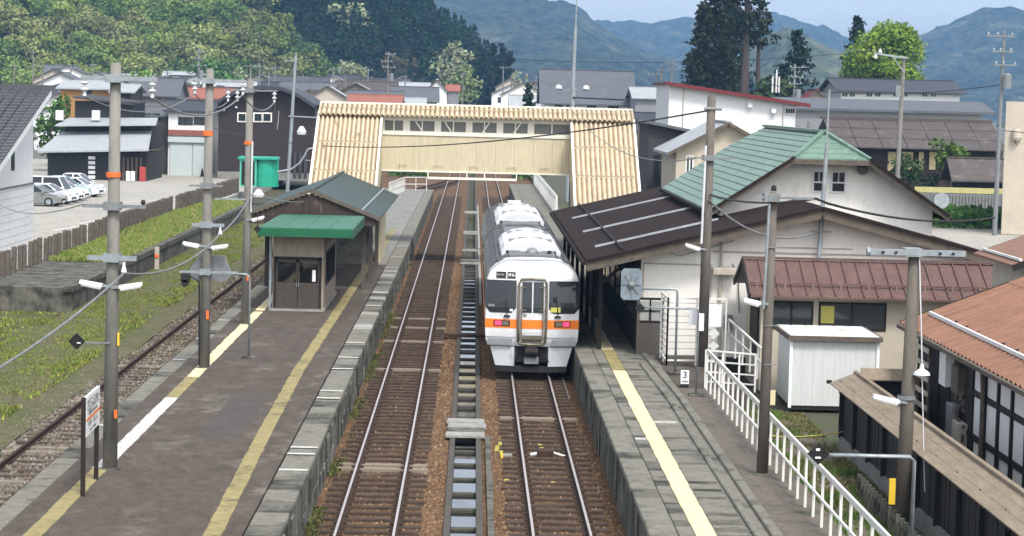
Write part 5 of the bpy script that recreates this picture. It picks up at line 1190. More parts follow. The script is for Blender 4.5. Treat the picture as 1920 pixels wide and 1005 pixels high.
for x in (112,180): 
    p_=at(x,215,211.5); MB().cbox(p_.x-.35,p_.x+.35,211.3,211.8,p_.z-.5,p_.z+.4).build('fan_unit','ac_white',sp)
for k in range(5):
    p_=at(172,296+9*k,205.9); MB().box(p_.x-.3,p_.x+.3,205.85,205.95,p_.z-.14,p_.z+.14).build('sign_panel','sign_white',sp)
for x in (232,240,248,256,264): p_=at(x,315,205.8); MB().box(p_.x-.1,p_.x+.1,205.7,205.8,.3,2.4).build('slat','wood_grey',sp)
MB().box(at(268,320,205).x-.3,at(268,320,205).x+.2,205,205.6,.3,1.6).build('red_cabinet','red_paint',sp)
for x in (240,249): p_=at(x,330,204.8); MB().box(p_.x-.18,p_.x+.18,204.8,204.85,.35,1.2).build('poster','sign_white',sp)
# chocolate-brown house with curved dark roof
ch = thing('chocolate_house','large chocolate brown house with shallow curved dark roof','house',(-19,222,.3))
pts=[(410,188),(425,178),(455,164),(490,160),(530,163),(560,175),(592,196)]
tp=[at(x,y,216) for x,y in pts]
MB().prism([Vector((tp[0].x,216,.3))]+[Vector((tp[-1].x,216,.3))]+[Vector((p.x,216,p.z-.2)) for p in tp[::-1]],(0,14,0)).build('wall','wall_choco',ch)
MB().prism([Vector((p.x,214.8,p.z)) for p in tp]+[Vector((p.x,214.8,p.z-.35)) for p in tp[::-1]],(0,16,0)).build('roof','roof_slate',ch)
MB().box(tp[0].x,tp[-1].x,215.8,216,.3,1.0).build('plinth','concrete',ch)
for x in (454,484,501):
    p_=at(x,220,216); fo=MB().box(p_.x-.45,p_.x+.45,215.9,215.98,p_.z-.45,p_.z+.45).build('window_frame','plaster',ch); MB().box(p_.x-.33,p_.x+.33,215.86,215.92,p_.z-.33,p_.z+.33).build('pane','glass_dark',fo)
for x in (553,563,573): p_=at(x,312,215.9); MB().box(p_.x-.14,p_.x+.14,215.7,215.85,.6,3.0).build('vent_slat','wall_darkgrey',ch)
for x,y in ((420,208),(443,203)): p_=at(x,y,215.9); MB().lathe((p_.x,215.8,p_.z),[(.12,0),(.15,.1),(.08,.2)]).build('vent_cap','porcelain',ch)
# white two-storey house with shutter, between shop and chocolate house
def fronted(name,label,xa,xb,yb_,yt,Yd,wall,roof,ridge_px,depth=8,group=None,wins=(),cat='house'):
    A=at(xa,yt,Yd); B=at(xb,yt,Yd); h=A.z; rz=at((xa+xb)/2,ridge_px,Yd+depth/2).z
    t=house(name,label,A.x,B.x,Yd,Yd+depth,.15,h,max(rz,h+.4),wall,roof,'x',.45,group=group,cat=cat)
    rects=[]
    for (x0,x1,y0,y1) in wins:
        p0=at(x0,y1,Yd); p1=at(x1,y0,Yd); rects.append((p0.x-A.x,p1.x-A.x,p0.z-.15,p1.z-.15))
    windows(t,((A.x,Yd,.15),(1,0,0),(0,-1,0)),rects,'wood_dark'); return t
wh = fronted('white_house','white house with red band and pale shutter doors beside the chocolate house',316,394,305,205,222,'wall_white','roof_slate',188,wins=((334,362,220,234),(363,392,220,234)))
A=at(316,250,222); B=at(394,250,222)
MB().box(A.x,B.x,221.7,222,at(316,253,222).z,at(316,243,222).z).build('red_band','roof_red',wh)
for xa,xb in ((319,360),(362,393)): MB().box(at(xa,300,221.9).x,at(xb,300,221.9).x,221.8,221.95,.2,at(xa,266,222).z).build('shutter_door','wall_palegreen',wh)
MB().box(A.x,B.x,221.6,221.95,at(316,266,222).z,at(316,256,222).z).build('lintel','wall_palegreen',wh)
fronted('olive_house','narrow olive house squeezed between black shop and white house',268,314,305,215,224,'wall_olive','roof_bluegrey',200,wins=((266,284,213,224),(286,300,213,224),(270,280,245,258),(282,298,245,258)))
fronted('ochre_house','ochre walled house with pale arched roof above the black shop',114,212,190,163,236,'wall_tan','roof_lightgrey',152,wins=((158,172,168,182),))
fronted('dark_timber_house','dark timber house behind the first concrete pole',213,246,215,170,230,'wall_black','roof_lightgrey',158)
fronted('grey_gabled_house','grey house with long sloping roof left of the red roof',246,330,200,175,245,'wall_grey','roof_bluegrey',146)
fronted('red_roofed_house','house with salmon red roof above the white house',325,425,190,180,262,'wall_white','roof_red',165)
# street stuff left
# ---- parked cars
def car_mesh(name,label,x,y,rz,paint,kind='sedan',group=None):
    t=thing(name,label,'car',(x,y,.3),group); hgt={'sedan':1.45,'van':1.85,'kei':1.65}[kind]; L=4.4 if kind!='kei' else 3.4
    ca,sa=math.cos(rz),math.sin(rz)
    def T(p): return (x+p[0]*ca-p[1]*sa, y+p[0]*sa+p[1]*ca, .3+p[2])
    def tm(b): b.v=[T(p) for p in b.v]; return b
    hl=L/2
    prof=[(-hl,.35),(-hl,.75),(-hl+.15,.95),(hl-1.15,.98),(hl-.25,.8),(hl,.62),(hl,.3),(hl-.4,.2),(-hl+.4,.2)]
    b=MB(); rows=[(-.84,.93),(-.86,1.0),(.86,1.0),(.84,.93)]
    for w_,k in rows: b.v+= [(px2*(.985+.015*k),w_,z) for px2,z in prof]
    n=len(prof); b.f+=[(j*n+i,j*n+(i+1)%n,(j+1)*n+(i+1)%n,(j+1)*n+i) for j in range(3) for i in range(n)]+[tuple(range(n)),tuple(range(3*n,4*n))]
    body=tm(b).build('body',paint,t)
    rl=-hl+.35 if kind!='sedan' else -hl+.7; rf=hl-1.75 if kind!='van' else hl-1.5
    g=MB(); base=[(rl-.25,.95),(hl-1.0,.97)]; top=[(rl+.15,hgt-.06),(rf,hgt-.06)]
    for w0,w1 in ((-.82,-.64),(.82,.64)): g.v+=[(base[0][0],w0,base[0][1]),(base[1][0],w0,base[1][1]),(top[1][0],w1,top[1][1]),(top[0][0],w1,top[0][1])]
    g.f+=[(0,1,2,3),(4,5,6,7),(0,1,5,4),(1,2,6,5),(2,3,7,6),(3,0,4,7)]; tm(g).build('window_glass','glass_dark',t)
    r_=MB(); r_.v=[(top[0][0],-.66,hgt-.07),(top[1][0],-.66,hgt-.07),(top[1][0],.66,hgt-.07),(top[0][0],.66,hgt-.07),(top[0][0]+.15,-.55,hgt),(top[1][0]-.2,-.55,hgt),(top[1][0]-.2,.55,hgt),(top[0][0]+.15,.55,hgt)]
    r_.f=[(4,5,6,7),(0,1,5,4),(1,2,6,5),(2,3,7,6),(3,0,4,7)]; tm(r_).build('roof',paint,t)
    for s in (-1,1):
        xm=(base[0][0]+base[1][0])/2
        for xq in (rl+.05,xm,): tm(MB().bar((xq,s*.825,.95),(xq+.1*(1 if xq<xm else 0),s*.655,hgt-.06),.09,.03)).build('pillar',paint,t)
        tm(MB().bar((hl-1.02,s*.82,.96),(rf,s*.65,hgt-.06),.07,.05)).build('pillar',paint,t)
        tm(MB().cbox(hl-1.25,hl-1.05,s*.95-.08,s*.95+.08,.95,1.1)).build('wing_mirror',paint,t)
        tm(MB().cbox(hl-.32,hl-.02,s*.66-.16,s*.66+.16,.58,.76)).build('headlight','glass_curtain',t)
        for xw in (-hl+.85,hl-.8):
            wv=MB().cone((xw,s*.86,.31),(xw,s*.68,.31),.31,.31,16); o=tm(wv).build('wheel','tyre',t)
            tm(MB().cone((xw,s*.875,.31),(xw,s*.86,.31),.19,.2,10)).build('rim','galvanised',o)
    tm(MB().box(hl-.02,hl+.015,-.45,.45,.35,.52)).build('grille','train_dark',t)
    tm(MB().box(hl-.0,hl+.02,-.2,.2,.3,.4)).build('number_plate','sign_white',t)
    return t
def carp(label,xf,yb_,paint,kind,name='parked_car'):
    p=onz(xf,yb_,.3); car_mesh(name,label,p.x-2.1,p.y+.9,-.12,paint,kind,'cars parked in the left car park')
ROW=[('silver-green car nearest the white hall in the parked row','car_silver','sedan'),('white hatchback second in the parked row','car_white','sedan'),('white people carrier third in the parked row','car_white','van'),('white car fourth in the parked row with dark windows','car_white','sedan'),('pale blue small car fifth in the parked row','car_blue','kei'),('white sedan sixth in the parked row','car_white','sedan'),('white compact at the far end of the parked row','car_white','kei')]
for k,(lab,pc_,kd) in enumerate(ROW): car_mesh('parked_car',lab,-30.3+R.uniform(-.25,.25),159+3.0*k,-.15,pc_,kd,'cars parked in the left car park')
car_mesh('parked_car','white van half hidden by the white hall',-36.5,178,-.1,'car_white','van','cars parked in the left car park'); car_mesh('parked_car','black van at the back of the parked row',-37,186,-.1,'car_black','van','cars parked in the left car park')
p=onz(322,312,.3); car_mesh('black_van','black van driving past the olive house',p.x-2.3,p.y-38,0,'car_black','van')
for x,y in ((297,328),(379,331)):
    p=onz(x,y,.3); cn=one('traffic_cone',MB().lathe(p,[(.28,0),(.28,.05),(.18,.06),(.05,.75),(.03,.78)],10),'wood_black','small dark cone standing on the car park tarmac %s'%('in front of the white house' if x>350 else 'in front of the black van'),'cone')
for (xa,ya),(xb,yb_) in (((100,432),(290,398)),((150,419),(285,395)),((205,380),(380,372))):
    p0=onz(xa,ya,.303); p1=onz(xb,yb_,.303); MB().bar(p0,p1,.14,.004).build('lot_line','white_paint',kind='structure')
# ================================================================== right background buildings
bh = house('beige_house','beige house with pale grey roof behind the green station roof',11.6,17.4,131,141,.3,5.9,7.45,'wall_beige','roof_lightgrey','y',.5)
windows(bh,((11.6,131,.3),(1,0,0),(0,-1,0)),((.55,1.0,3.9,5.2),))
dh = thing('dark_grey_house','dark grey flat-sided house between footbridge and beige house','house',(12.5,147,.3))
MB().prism([(10.9,143,.3),(15.5,143,.3),(15.5,143,6.3),(10.9,143,7.1)],(0,9,0)).build('wall','wall_darkgrey',dh); MB().slab((10.2,142.5,7.45),(10.2,153,7.45),(16,153,6.4),(16,142.5,6.4),.18).build('roof','roof_bluegrey',dh)
for k in range(3): MB().box(11.3+.7*k,11.6+.7*k,142.9,143,3.6,5.2).build('slit_window','glass_dark',dh)
for x in (9.6,10.1): MB().cone((x,142,.3),(x+.1,142,7),.05,.05,6).build('pipe','wood_grey',dh)
hs = thing('narrow_white_house','narrow white house with dark doorway right of the footbridge','house',(9.9,160,.3))
MB().box(8.4,11.6,156,164,.3,6.4).build('wall','wall_white',hs); MB().slab((8,155.4,7.0),(12,155.4,6.6),(12,164.5,6.6),(8,164.5,7.0),.15).build('roof','roof_bluegrey',hs); MB().box(9.6,10.4,155.9,156,.5,5.0).build('doorway','glass_dark',hs)
wr_ = thing('white_red_edge_hall','big white hall with crimson roof edge behind the station','hall',(22,205,.3))
q=[at(x,y,200) for x,y in ((1255,158),(1492,196))]
MB().prism([(q[0].x,200,.3),(q[1].x,200,.3),(q[1].x,200,q[1].z),(q[0].x,200,q[0].z)],(0,14,0)).build('wall','wall_white',wr_)
MB().bar((q[0].x-.4,199.7,q[0].z+.1),(q[1].x+1.2,199.7,q[1].z-.06),1.0,.3).build('roof_edge','roof_crimson',wr_); MB().slab((q[0].x-.4,199.8,q[0].z+.22),(q[1].x+1.2,199.8,q[1].z+.05),(q[1].x+1.2,214,q[1].z+.05),(q[0].x-.4,214,q[0].z+.22),.2).build('roof','roof_crimson',wr_)
for x in (1281,1469): a_=at(x,200,199.9); MB().box(a_.x-.04,a_.x+.04,199.9,200,.3,min(q[0].z,q[1].z if x>1400 else q[0].z)-.1).build('downpipe','plaster_dirty',wr_)
a_=at(1482,208,199.9); fo=MB().box(a_.x-.45,a_.x+.45,199.85,200,a_.z-.3,a_.z+.3).build('window_frame','wall_white',wr_)
for k in range(4): MB().box(a_.x-.4+.2*k,a_.x-.24+.2*k,199.8,199.9,a_.z-.2,a_.z+.2).build('pane','glass_dark',fo)
for x,y in ((1406,197),(1450,208)): a_=at(x,y,199.9); MB().cbox(a_.x-.2,a_.x+.2,199.6,199.9,a_.z-.2,a_.z+.2).build('vent_hood','wall_white',wr_)
for x in (1448,1455,1460): a_=at(x,175,203); MB().cone((a_.x,203,9.6),(a_.x,203,11+ (x==1455)*.6),.07,.07,6).build('flue','wall_white',wr_)
# tiled brown house with lit window, garden, gate
th = thing('brown_tiled_house','long old house with brown tiled roof behind the garden wall','house',(38,220,.3))
A=at(1560,275,212); B=at(1885,284,212); Cz=at(1700,226,218).z
for k in range(7):
    xa=A.x+(B.x-A.x)*k/7; xb=A.x+(B.x-A.x)*(k+1)/7
    for r_ in range(3):
        t0,t1=r_/3,(r_+1)/3; za=A.z+(Cz-A.z)*t0; zb=A.z+(Cz-A.z)*t1; ya=211+7*t0; yb_=211+7*t1
        MB().slab((xa,ya,za+.08),(xb-.05,ya,za+.08),(xb-.05,yb_,zb),(xa,yb_,zb),.12).build('tile_bay','tile_brown',th)
MB().slab((A.x,225,A.z),(B.x,225,A.z),(B.x,218,Cz),(A.x,218,Cz),.12).build('rear_roof','tile_brown',th)
MB().bar((A.x-.3,218,Cz+.1),(B.x,218,Cz+.1),.4,.3).build('ridge','tile_brown',th)
MB().prism([(A.x,211,A.z),(A.x,218,Cz),(A.x,225,A.z)],(.1,0,0)).build('gable','wood_dark',th)
MB().box(A.x+.8,B.x,213,224,.3,A.z+.3).build('wall','gable_brown',th)
mat('shoji',(.75,.62,.36),(.68,.55,.3),2,rough=.8)
for x0,x1,y0,y1 in ((1664,1680,285,320),(1690,1712,285,318),(1722,1732,285,318),(1742,1755,285,318)):
    a_=at(x0,y1,212.9); b_=at(x1,y0,212.9); MB().box(a_.x,b_.x,212.85,213,a_.z,b_.z).build('paper_screen','shoji',th)
lw_ = thing('long_grey_store','long low grey storehouse with white wall behind the tiled house','storehouse',(38,255,.3))
A=at(1480,196,246); B=at(1850,207,246)
MB().box(A.x,B.x,248,258,.3,A.z-.5).build('wall','wall_white',lw_); MB().slab((A.x-1,246,A.z-.3),(B.x+1,246,A.z-.3),(B.x+1,253,A.z+.8),(A.x-1,253,A.z+.8),.25).build('roof','roof_bluegrey',lw_)
MB().box(A.x-1,B.x+1,245.6,247,at(1500,225,246).z-1.5,at(1500,222,246).z).build('lower_roof','wall_grey',lw_)
for k in range(9): MB().box(A.x+2*k,A.x+2*k+.15,245.5,245.6,.3,6.9).build('post','trim_grey',lw_)
tb_ = house('slate_roof_hall','long white hall with slate roof under the bright green tree',at(1577,170,285).x,at(1800,170,285).x,285,300,.3,at(1600,168,285).z,at(1700,150,292).z,'wall_white','roof_slate','x',.7)
for k,xx in enumerate((1578,1592,1624,1640,1674,1690,1728,1745)):
    a_=at(xx,182,285); b_=at(xx+12,173,285); windows(tb_,((0,285,0),(1,0,0),(0,-1,0)),((a_.x,b_.x,a_.z,b_.z),),'wall_white')
rg = house('crimson_gabled_shrine','small crimson gabled roof peeking over the storehouse',at(1508,185,270).x,at(1555,185,270).x,270,276,.3,at(1508,188,270).z,at(1530,168,270).z,'wall_beige','roof_crimson','y',.6)
br = thing('tan_block','plain tan concrete block at the far right edge','building',(38.5,158,.3))
a_=at(1887,190,152); c_=at(1887,190,164); MB().prism([(a_.x,152,.3),(a_.x+10,150,.3),(c_.x+11,162,.3),(c_.x,164,.3)],(0,0,a_.z-.3)).build('wall','wall_beige',br)
MB().tube([(a_.x+.6,151.9,a_.z-2.5),(a_.x+.9,151.9,a_.z-3.2),(a_.x+1.1,151.9,1.5)],.06,6).build('downpipe','wood_grey',br); MB().lathe((a_.x+.7,151.7,a_.z-2.6),[(.25,0),(.35,.2),(.3,.7),(.1,.8)]).build('vent_hood','plaster_dirty',br)
gw = thing('garden_wall','pale garden wall with yellow coping and grey slatted fence','wall',(38,192,.3))
A=at(1715,358,188); B=at(1880,362,188); MB().box(A.x,B.x,188,188.3,A.z-.1,A.z+.35).build('coping','coping_yellow',gw); MB().box(A.x,B.x,188.05,188.25,.3,A.z-.1).build('wall_panel','wall_grey',gw)
me=shared('slat',MB().box(-.05,.05,-.02,.02,0,A.z-.5),'concrete')
for k in range(28): piece('slat',me,(A.x+(B.x-A.x)*k/27,187.95,.3),gw)
gh = house('garden_gatehouse','small tiled gatehouse beside the round clipped tree',at(1800,330,196).x,at(1880,330,196).x,196,199,.3,at(1800,322,196).z,at(1840,297,197).z,'wood_dark','tile_brown','x',.9)
sr = railing('pale low road railing in front of the garden wall',[(30.5,172,.3),(37,172,.3)],1.0,1.0,'galv_dull',rails=((1,.06),(.55,.05)))
cm = thing('road_mirror','round road mirror on a post beside the station roof edge','mirror',(24.5,130,.3))
MB().cone((24.6,130,.3),(24.6,130,4.1),.05,.05).build('post','wood_dark',cm); a_=at(1765,376,130); MB().cone((a_.x,129.9,a_.z),(a_.x,130.1,a_.z),.45,.42,18).build('mirror_face','galvanised',cm)
# big grey roof house behind the bridge and slim mast
gr_ = house('grey_roofed_house','large house with wide blue-grey roof behind the footbridge',at(1020,192,300).x,at(1185,195,300).x,300,314,.2,at(1100,190,300).z,at(1100,132,307).z,'wall_white','roof_bluegrey','x',.6)
for x0,x1 in ((1040,1055),(1062,1080),(1100,1118),(1140,1160)): a_=at(x0,203,300); b_=at(x1,193,300); windows(gr_,((0,300,0),(1,0,0),(0,-1,0)),((a_.x,b_.x,a_.z,b_.z),),'wood_dark')
ms = thing('tall_mast','tall slim grey mast rising in front of the big grey roof','mast',(7.8,185,.3))
MB().cone((7.7,185,.3),(7.95,185,9.5),.22,.2).cone((7.9,185,9.4),(7.98,185,14.5),.17,.12).cone((7.98,185,14.4),(8.05,185,20),.06,.04).build('shaft','galvanised',ms)
for s in (-1,1): MB().lathe((7.85+s*1.1,184.9,9.3),[(.1,0),(.28,.1),(.25,.3),(.08,.4)]).build('lamp_head','porcelain',ms)
MB().bar((6.7,184.9,9.3),(9.0,184.9,9.3),.08).build('arm','galv_dull',ms); MB().bar((7.9,184.9,8.7),(12,184.9,8.6),.3,.12).build('cable_bundle','wire_black',ms)
wsd = house('white_warehouse','white and grey warehouse right of the big grey roof',at(1192,170,290).x,at(1250,170,290).x,290,302,.2,at(1200,182,290).z,at(1200,164,296).z,'wall_grey','roof_lightgrey','x',.5)
# ================================================================== far town
WM=['wall_white','wall_grey','wall_beige','wall_white','plaster','wall_olive']; RM=[('roof_slate','slate grey'),('roof_bluegrey','blue grey'),('tile_brown','brown tiled'),('roof_lightgrey','pale grey'),('tile_black','black tiled')]
tz=lambda Y_: .12+max(0,Y_-262)*.021
def town(n,x0,x1,y0,y1,side,seed):
    rr=random.Random(seed)
    for k in range(n):
        Yd=y0+(y1-y0)*((k+.5)/n)**1.0; xp=rr.uniform(x0,x1); p=at(xp,200,Yd); ww=rr.uniform(6,11); he=rr.uniform(4.6,6.2)
        rm,rn=RM[rr.randrange(len(RM))]; ax=rr.choice('xy')
        if p.x<6 and p.x>-8: continue
        rects=[(ww*.15,ww*.4,2.8,4.0),(ww*.55,ww*.85,2.8,4.0)]
        house('town_house','small far house with %s roof in the crowded town %s'%(rn,side),p.x-ww/2,p.x+ww/2,Yd,Yd+rr.uniform(7,9),tz(Yd)-.3,tz(Yd)+he,tz(Yd)+he+rr.uniform(1.3,2.2),rr.choice(WM),rm,ax,.4,rects,'far %s roof houses %s'%(rn,side),wfm='wood_dark')
town(44,60,600,268,520,'left of the footbridge',3)
town(60,560,1010,285,540,'behind the footbridge',5)
town(12,1180,1500,268,420,'behind the white hall',8)
house('orange_roofed_house','house with bright orange roof just above the footbridge',at(655,190,262).x,at(748,190,262).x,262,272,.12,at(700,196,262).z,at(700,178,267).z,'wall_white','roof_red','x',.4)
house('white_gabled_house','small bright white gabled house above the footbridge centre',at(800,165,400).x,at(838,165,400).x,400,408,.12,at(800,168,400).z,at(818,149,400).z,'wall_white','wall_white','y',.3)
house('red_roofed_cottage','small cottage with red roof beside the white gabled house',at(838,165,405).x,at(860,165,405).x,405,411,.12,at(800,168,405).z,at(818,158,405).z,'wall_grey','roof_red','x',.3)
# utility poles over the town
def upl(x,yt,Yd,label='slim utility pole with crossarms above the far roofs',group='far utility poles',big=False):
    a_=at(x,yt,Yd); t=thing('utility_pole',label,'utility pole',(a_.x,Yd,.12),group); q=R.random()
    MB().cone((a_.x,Yd,.1),(a_.x+R.uniform(-.15,.15),Yd,a_.z),.17,.1,8).build('shaft','galv_dull' if q<.5 else 'concrete_pole',t)
    for k in range(R.choice((1,1,2)) if not big else 3):
        w_=R.uniform(.5,.95); o_=R.uniform(-.3,.3); zz=a_.z-R.uniform(.2,.6)-.9*k; MB().bar((a_.x-w_+o_,Yd-.2,zz),(a_.x+w_+o_,Yd-.2,zz),.09).build('crossarm','galv_dull',t)
        if q<.6 or big:
            for u_ in (-.85,-.2,.8): MB().lathe((a_.x+u_*w_+o_,Yd-.2,zz+.03),[(.05,0),(.08,.1),(.04,.2)],6).build('insulator','galvanised',t)
    if big: MB().lathe((a_.x+.35,Yd-.3,a_.z-3.8),[(.3,0),(.3,.9),(.15,1.0)],10).build('transformer','galv_dull',t)
for x,yt,Yd in ((62,94,330),(27,120,340),(79,118,350),(133,122,360),(176,120,365),(313,130,350),(470,120,300),(505,125,310),(488,118,320),(516,122,380),(568,140,400),(626,125,380),(648,130,390),(690,128,420),(760,140,430),(868,135,440),(945,125,420),(960,140,430),(1005,140,430),(1262,110,300),(1240,125,310),(1230,135,320)): upl(x,yt,Yd)
upl(373,90,290,'utility pole with a transformer above the red roof',None,True); upl(730,97,300,'utility pole with white crossarms above the orange roof',None,True)
upl(1492,120,260,'utility pole in front of the dark pine',None,True)
fp = upl(1880,57,151,'tall utility pole with many insulators at the right edge',None,True); a_=at(1880,57,151)
t=thing('street_pole','slender pole with long outreach arm behind the green station roof','pole',(27.9,150,.3)); b_=at(1695,106,150)
MB().cone((b_.x-.2,150,.3),(b_.x,150,b_.z),.18,.12).build('shaft','concrete_pole',t); MB().bar((b_.x-2.0,149.8,b_.z+.15),(b_.x+.2,149.8,b_.z-.1),.12).bar((b_.x-.8,149.8,b_.z),(b_.x,149.8,b_.z-1),.06).build('arm','galvanised',t)
for k in (0,1): MB().lathe((b_.x-1.9+.3*k,149.8,b_.z-.2+.35*k),[(.08,0),(.13,.1),(.05,.3)],8).build('insulator','porcelain',t)
MB().cbox(b_.x-.5,b_.x-.15,149.7,149.95,b_.z-2.6,b_.z-1.9).build('transformer','galv_dull',t)
# ================================================================== vegetation
def quads(c, s, cols_n=None, flat=.0):
    n=len(c); a_=NP.normal(0,1,(n,3)); a_/=np.linalg.norm(a_,axis=1,keepdims=True); b_=NP.normal(0,1,(n,3)); b_[:,2]*=(1-flat)
    b_-= (b_*a_).sum(1,keepdims=True)*a_; b_/=np.linalg.norm(b_,axis=1,keepdims=True)+1e-9
    s=np.asarray(s).reshape(-1,1)
    v=np.stack([c-a_*s*.9-b_*s*.25,c+b_*s*-.75+a_*s*.1,c+a_*s*.9+b_*s*.2,c+b_*s*.7-a_*s*.1],1)
    return v.reshape(-1,3), np.arange(4*n).reshape(n,4)
def nquads(c, nrm, s, jit=.55):
    # leaf clumps turned outwards from their bough, with some scatter
    n=len(c); nn=nrm+NP.normal(0,jit,(n,3)); nn/=np.linalg.norm(nn,axis=1,keepdims=True)+1e-9; r_=NP.normal(0,1,(n,3)); a_=np.cross(nn,r_); a_/=np.linalg.norm(a_,axis=1,keepdims=True)+1e-9; b_=np.cross(nn,a_); s=np.asarray(s).reshape(-1,1)
    v=np.stack([c-a_*s*.9-b_*s*.25,c+b_*s*-.75+a_*s*.1,c+a_*s*.9+b_*s*.2,c+b_*s*.7-a_*s*.1],1)
    return v.reshape(-1,3), np.arange(4*n).reshape(n,4)
def lobes_n(n, lobe_list, shell=.8):
    L=np.array(lobe_list,float); w=(L[:,3]*L[:,4]*L[:,5])**(2/3); k=NP.choice(len(L),n,p=w/w.sum())
    d=NP.normal(0,1,(n,3)); d[:,2]=np.where(NP.random(n)<.6,np.abs(d[:,2]),d[:,2]); d/=np.linalg.norm(d,axis=1,keepdims=True); r_=(shell+(1-shell)*NP.random((n,1)))*NP.uniform(.88,1.1,(n,1))
    return L[k,:3]+d*r_*L[k,3:6], d
def lobes(n, lobe_list, shell=.75):
    L=np.array(lobe_list,float); w=(L[:,3]*L[:,4]*L[:,5])**(2/3); k=NP.choice(len(L),n,p=w/w.sum())
    d=NP.normal(0,1,(n,3)); d/=np.linalg.norm(d,axis=1,keepdims=True); r_=(shell+(1-shell)*NP.random((n,1)))*NP.uniform(.85,1.1,(n,1))
    return L[k,:3]+d*r_*L[k,3:6]
def broad(n=150,size=1.0,seed=0):   # unit-high crown of many small leaf clumps
    rr=random.Random(seed); ls=[(0,0,.6,.3,.3,.35)]
    for k in range(8):
        a_=rr.uniform(0,6.28); q=rr.uniform(.15,.34); ls.append((q*math.cos(a_),q*math.sin(a_),rr.uniform(.35,.85),rr.uniform(.15,.24),rr.uniform(.15,.24),rr.uniform(.13,.2)))
    c,d=lobes_n(n,ls); v,f=nquads(c,d,NP.uniform(.024,.05,n)*size); return v,f
def conif(n=150,seed=0):
    t=NP.random(n)**.8; a_=NP.uniform(0,6.28,n); r_=.25*(1-t*.95)*NP.uniform(.55,1.08,n)*(1+.18*np.sin(t*34))
    c=np.stack([r_*np.cos(a_),r_*np.sin(a_),.06+.94*t-.08*r_],1); return quads(c,NP.uniform(.025,.055,n)*(1.15-.6*t),flat=.2)
def forest(name,label,P_,H_,kinds,tints,m='leaf'):
    pb=[broad(560,1.0,s) for s in range(8)]; pc=[conif(330,s) for s in range(6)]; V=[];F=[];Cc=[];o=0
    for (p,h,k,c) in zip(P_,H_,kinds,tints):
        v,f=(pc[R.randrange(6)] if k else pb[R.randrange(8)]); a_=R.uniform(0,6.28); ca,sa=math.cos(a_),math.sin(a_); w_=h*R.uniform(.85,1.25)
        vv=np.stack([(v[:,0]*ca-v[:,1]*sa)*w_,(v[:,0]*sa+v[:,1]*ca)*w_,v[:,2]*h],1)+np.array(p); V.append(vv);F.append(f+o);o+=len(v)
        Cc.append(np.array(c)[None]*NP.uniform(.88,1.12,(len(f),1)))
    return npmesh(name,np.concatenate(V),np.concatenate(F),m,cols=np.concatenate(Cc),kind='stuff',label=label)
# ---- wooded hill on the left
def hillz(X,Y):
    Yf=585+0*X+np.clip((X+150)*.55,-60,110)
    s1=.92*(17-X-.03*(Y-650)); s2=.45*(Y-Yf+12); k=5.
    z=-k*np.log(np.exp(-np.clip(s1,-200,400)/k)+np.exp(-np.clip(s2,-200,400)/k)+np.exp(-120/k))
    return np.maximum(z+10*(fbm(X*.02,Y*.02,3,4)-.45),-1.0)
v,f=grid(np.arange(-330,60,5.),np.arange(540,1000,5.),hillz)
npmesh('wooded_hill',v,f,'hill_soil',kind='structure')
Pn=[];Hn=[];Kn=[];Tn=[]
y=556.
while y<860:
    x=-250+R.uniform(0,5)
    while x<12:
        X=x+R.uniform(-2,2); Yq=y+R.uniform(-2,2); z=float(hillz(np.array([X]),np.array([Yq]))[0])
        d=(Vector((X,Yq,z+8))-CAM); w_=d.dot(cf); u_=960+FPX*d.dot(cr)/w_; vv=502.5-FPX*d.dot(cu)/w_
        if z>-.2 and -90<u_<1010 and vv>-75 and (z>1.2 or R.random()<.5):
            con = float(fbm(np.array([X*.016]),np.array([Yq*.016]),3,12)[0]) + (u_-470)*.0011 > .5
            bare = (720<u_<800 and 75<vv<150)
            if not (bare and R.random()<.85):
                if bare: con=False
                h=R.uniform(12,17) if con else R.uniform(9,14)
                if con: c=(.015*R.uniform(.8,1.3),.04*R.uniform(.8,1.25),.02)
                else:
                    c=R.choice([(.23,.28,.065),(.19,.26,.06),(.27,.3,.1),(.15,.22,.055),(.21,.22,.085),(.11,.18,.045),(.24,.26,.085)])
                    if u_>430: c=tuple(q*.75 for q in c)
                if R.random()<.01: c=(.3,.32,.18); con=False
                if bare: c=(.13,.1,.055); h*=.6
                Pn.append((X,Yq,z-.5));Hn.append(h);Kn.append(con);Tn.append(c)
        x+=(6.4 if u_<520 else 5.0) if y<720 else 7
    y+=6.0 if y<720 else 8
forest('hill_forest','dense mixed forest of pale broadleaf and dark cedar covering the left hill',Pn,Hn,Kn,Tn)
